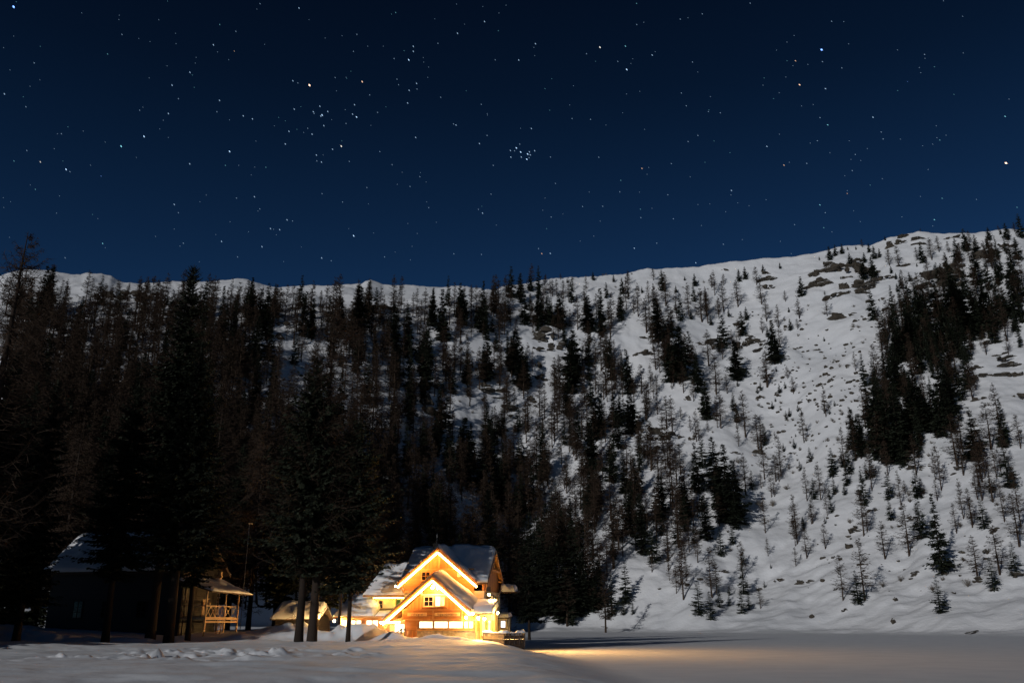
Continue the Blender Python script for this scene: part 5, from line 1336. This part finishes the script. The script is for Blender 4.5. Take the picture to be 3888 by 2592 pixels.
# ------------------------------------------------------------------ dark cabin on the left
def build_cabin():
    th = math.radians(-12)
    root = empty("log_cabin", (-34.6, 104.0, 1.9), th)
    tag(root, "dark unlit wooden cabin with heavy roof snow and a small lit balcony", "cabin")
    P = root; L = 18.4
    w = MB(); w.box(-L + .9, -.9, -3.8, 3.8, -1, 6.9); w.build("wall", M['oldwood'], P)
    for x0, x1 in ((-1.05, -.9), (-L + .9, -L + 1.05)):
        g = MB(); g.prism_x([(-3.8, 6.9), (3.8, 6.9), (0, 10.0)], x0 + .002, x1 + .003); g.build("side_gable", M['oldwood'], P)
    r = MB(); r.slab((-L, -4.6, 6.55), (0, -4.6, 6.55), (0, 0, 10.3), (-L, 0, 10.3), .2); r.slab((-L, 0, 10.3), (0, 0, 10.3), (0, 4.6, 6.55), (-L, 4.6, 6.55), .2); R = r.build("roof", M['roof'], P)
    snow_on(R, (-L, -4.6, 6.57), (0, -4.6, 6.57), (0, 0, 10.32), (-L, 0, 10.32), lambda s, t: .65 + .3 * t, seed=21, lump=.25, over=.3, nu=60)
    snow_on(R, (0, 4.6, 6.57), (-L, 4.6, 6.57), (-L, 0, 10.32), (0, 0, 10.32), lambda s, t: .75 + .3 * t, seed=22, over=.3)
    bb = MB(); bb.prism_x([(-4.65, 6.2), (-4.65, 6.6), (0, 10.4), (4.65, 6.6), (4.65, 6.2), (0, 9.95)], .004, .06); bb.build("barge_board", M['darkwood'], R)
    bm_ = MB(); bm_.box(-.9, -.1, 2.9, 3.1, 6.2, 6.4); bm_.box(-.9, -.1, -3.1, -2.9, 6.2, 6.4); bm_.box(-.899, -.6, 1.5, 3.79, 5.6, 5.72); bm_.box(-.899, -.55, 3.4, 3.75, 5.0, 6.9); bm_.box(-.899, -.7, -3.7, 3.7, 4.95, 5.1); bm_.build("gable_beams", M['railwood'], P)
    for x0 in (-14.2, -10.6, -6.2):
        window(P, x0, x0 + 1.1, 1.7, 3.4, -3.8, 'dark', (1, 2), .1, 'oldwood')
    # balcony along the gable end that faces the chalet, with lattice rail and its own small roof
    X0, X1, Y0, Y1, ZD = -.9, 2.0, -3.5, 3.5, 1.5
    dk = MB(); dk.box(X0 + .01, X1 + .12, Y0 - .1, Y1 + .1, ZD - .05, ZD + .16); dk.box(X1 - .12, X1 + .06, Y0, Y1, ZD - .36, ZD - .18); dk.build("deck", M['railwood'], P)
    rb = MB(); rb.slab((X0, -4.6, 5.6), (3.2, -4.6, 4.4), (3.2, 4.6, 4.25), (X0, 4.6, 5.5), .12); R2 = rb.build("roof", M['roof'], P)
    snow_on(R2, (3.2, -4.6, 4.41), (3.2, 4.6, 4.26), (X0, 4.6, 5.51), (X0, -4.6, 5.61), lambda s, t: .22 + .22 * t, seed=23, lump=.5, over=.1)
    ys = [Y0, Y0 + 1.75 * 2.35, Y1]
    for y in ys:
        p = MB(); p.bar((X1, y, -1.4), (X1, y, 4.6), .14); p.build("post", M['railwood'], P)
        p = MB(); p.bar((X1 - .05, y + .1, -.3), (X1 + .05, y + .1, ZD - .3), .1); p.build("brace", M['railwood'], P)
    for y in (Y0, Y1):
        p = MB(); p.bar((X0 + .3, y, -1.2), (X0 + .3, y, 5.2), .12); p.build("post", M['darkwood'], P)
    st = MB()
    for y in (-1.0, -.2): st.bar((X1 - .3, y + .9, ZD), (X1 + .5, y - .9, -.6), .12)
    for k in range(6): st.bar((X1 - .2 + k * .12, .45 - .3 * k - .4, ZD - .25 - k * .32), (X1 - .2 + k * .12, .45 - .3 * k + .4, ZD - .25 - k * .32), .08)
    st.build("ladder", M['railwood'], P)
    z0, z1 = ZD + .24, ZD + 1.35
    for a, b_ in ((Y0 + .1, -1.5), (-1.4, .5), (.72, Y1 - .5)):
        lt = MB(); m = (a + b_) / 2
        for p, q in ((a, m), (m, b_)):
            lt.bar((X1 - .012, p, z0), (X1 - .012, q, z1), .02, .075); lt.bar((X1 + .012, p, z1), (X1 + .012, q, z0), .02, .075)
        lt.build("lattice_panel", M['railwood'], P)
    rl = MB(); rl.bar((X1, Y0, z1 + .05), (X1, Y1 - .4, z1 + .05), .12, .12); rl.bar((X1, Y0, z0 - .04), (X1, Y1 - .4, z0 - .04), .1, .1); rl.bar((X1, -1.45, z0), (X1, -1.45, z1), .1)
    rl.bar((X0, Y0, z1 + .05), (X1, Y0, z1 + .05), .1, .1); rl.bar((X0, Y0, z0), (X1, Y0, z0), .08, .08); rl.build("rail", M['railwood'], P)
    it = MB(); it.lathe((X1 - .2, -2.6, z1 + .1), [(.12, 0), (.17, .12), (.12, .28)], 8); it.bar((X1 - .1, Y0, z1 + .75), (X1 - .1, -2.7, z1 + .8), .07); it.build("flower_pot", M['railwood'], P)
    dd = MB(); dd.box(-.898, -.85, .6, 1.6, ZD + .17, ZD + 2.2); dd.build("door", M['railwood'], P)


build_cabin()


def build_shed():
    p = at(1140, 2400, 113); root = empty("snowed_shed", (p.x, p.y, 2.25), math.radians(-10))
    tag(root, "low shed nearly buried in snow between the cabin and the chalet", "shed")
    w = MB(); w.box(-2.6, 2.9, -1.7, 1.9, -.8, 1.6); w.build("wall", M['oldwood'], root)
    r = MB(); r.slab((-3, -2.3, 1.2), (3.3, -2.3, 1.2), (3.3, 0, 2.5), (-3, 0, 2.5), .12); r.slab((-3, 0, 2.5), (3.3, 0, 2.5), (3.3, 2.3, 1.2), (-3, 2.3, 1.2), .12); R = r.build("roof", M['roof'], root)
    snow_on(R, (-3, -2.3, 1.21), (3.3, -2.3, 1.21), (3.3, 0, 2.51), (-3, 0, 2.51), lambda s, t: .55 + .25 * t, seed=31, over=.2)
    snow_on(R, (3.3, 2.3, 1.21), (-3, 2.3, 1.21), (-3, 0, 2.51), (3.3, 0, 2.51), lambda s, t: .6 + .25 * t, seed=32, over=.2)


build_shed()


def build_pole():
    t = at(947, 1990, 116); z = ground_z(t.x, t.y)
    root = empty("lamp_post", (t.x, t.y, z)); tag(root, "thin unlit lamp post standing among dark trees behind the cabin", "lamp post")
    p = MB(); p.lathe((0, 0, -.5), [(.06, 0), (.04, t.z - z + .5)], 8); p.build("post", M['metal'], root)
    h = MB(); h.box(-.1, .42, -.12, .12, t.z - z + .02, t.z - z + .2); h.build("lamp_head", M['cream'], root, .02)


build_pole()


# tall spruces behind the camera's left shoulder, whose shadows cross the near snow
def shade_trees():
    spots = [(-18, -8, 15, "lower spruce beside the near snowfield"), (-9, -3, 8, "young spruce beside the camera"), (-34, -10, 9, "young spruce behind the near snowfield"), (-30, -14, 10, "young spruce behind the near snowfield"), (-25, -17, 10, "young spruce behind the near snowfield"), (-20, -19, 10, "young spruce behind the near snowfield"), (-40, -4, 8.5, "young spruce behind the near snowfield"), (-15, -21, 9, "young spruce behind the near snowfield")]
    for i in range(16):
        x, y = -51 - (i % 4) * 5.5 - rnd.uniform(0, 3), 85 - (i // 4) * 7.5 - (i % 4) * 1.5 + rnd.uniform(-2, 2)
        if x > -.575 * y - 3: x = -.575 * y - 3 - rnd.uniform(0, 2)
        spots.append((x, y, rnd.uniform(24, 33), "tall spruce of the dense grove standing before the cabin"))
    for i, (x, y, h, lab) in enumerate(spots):
        R, tm, cm = SPRUCE[i % 7]
        o = empty("spruce_tree", (x, y, ground_z(x, y) - .1), i, (h / SP_H * 1.7, h / SP_H * 1.7, h / SP_H)); tag(o, lab, "tree", "grove of spruces before the cabin" if i > 7 else "spruces beside the near snowfield")
        link("trunk", tm, o); link("crown", cm, o)


shade_trees()
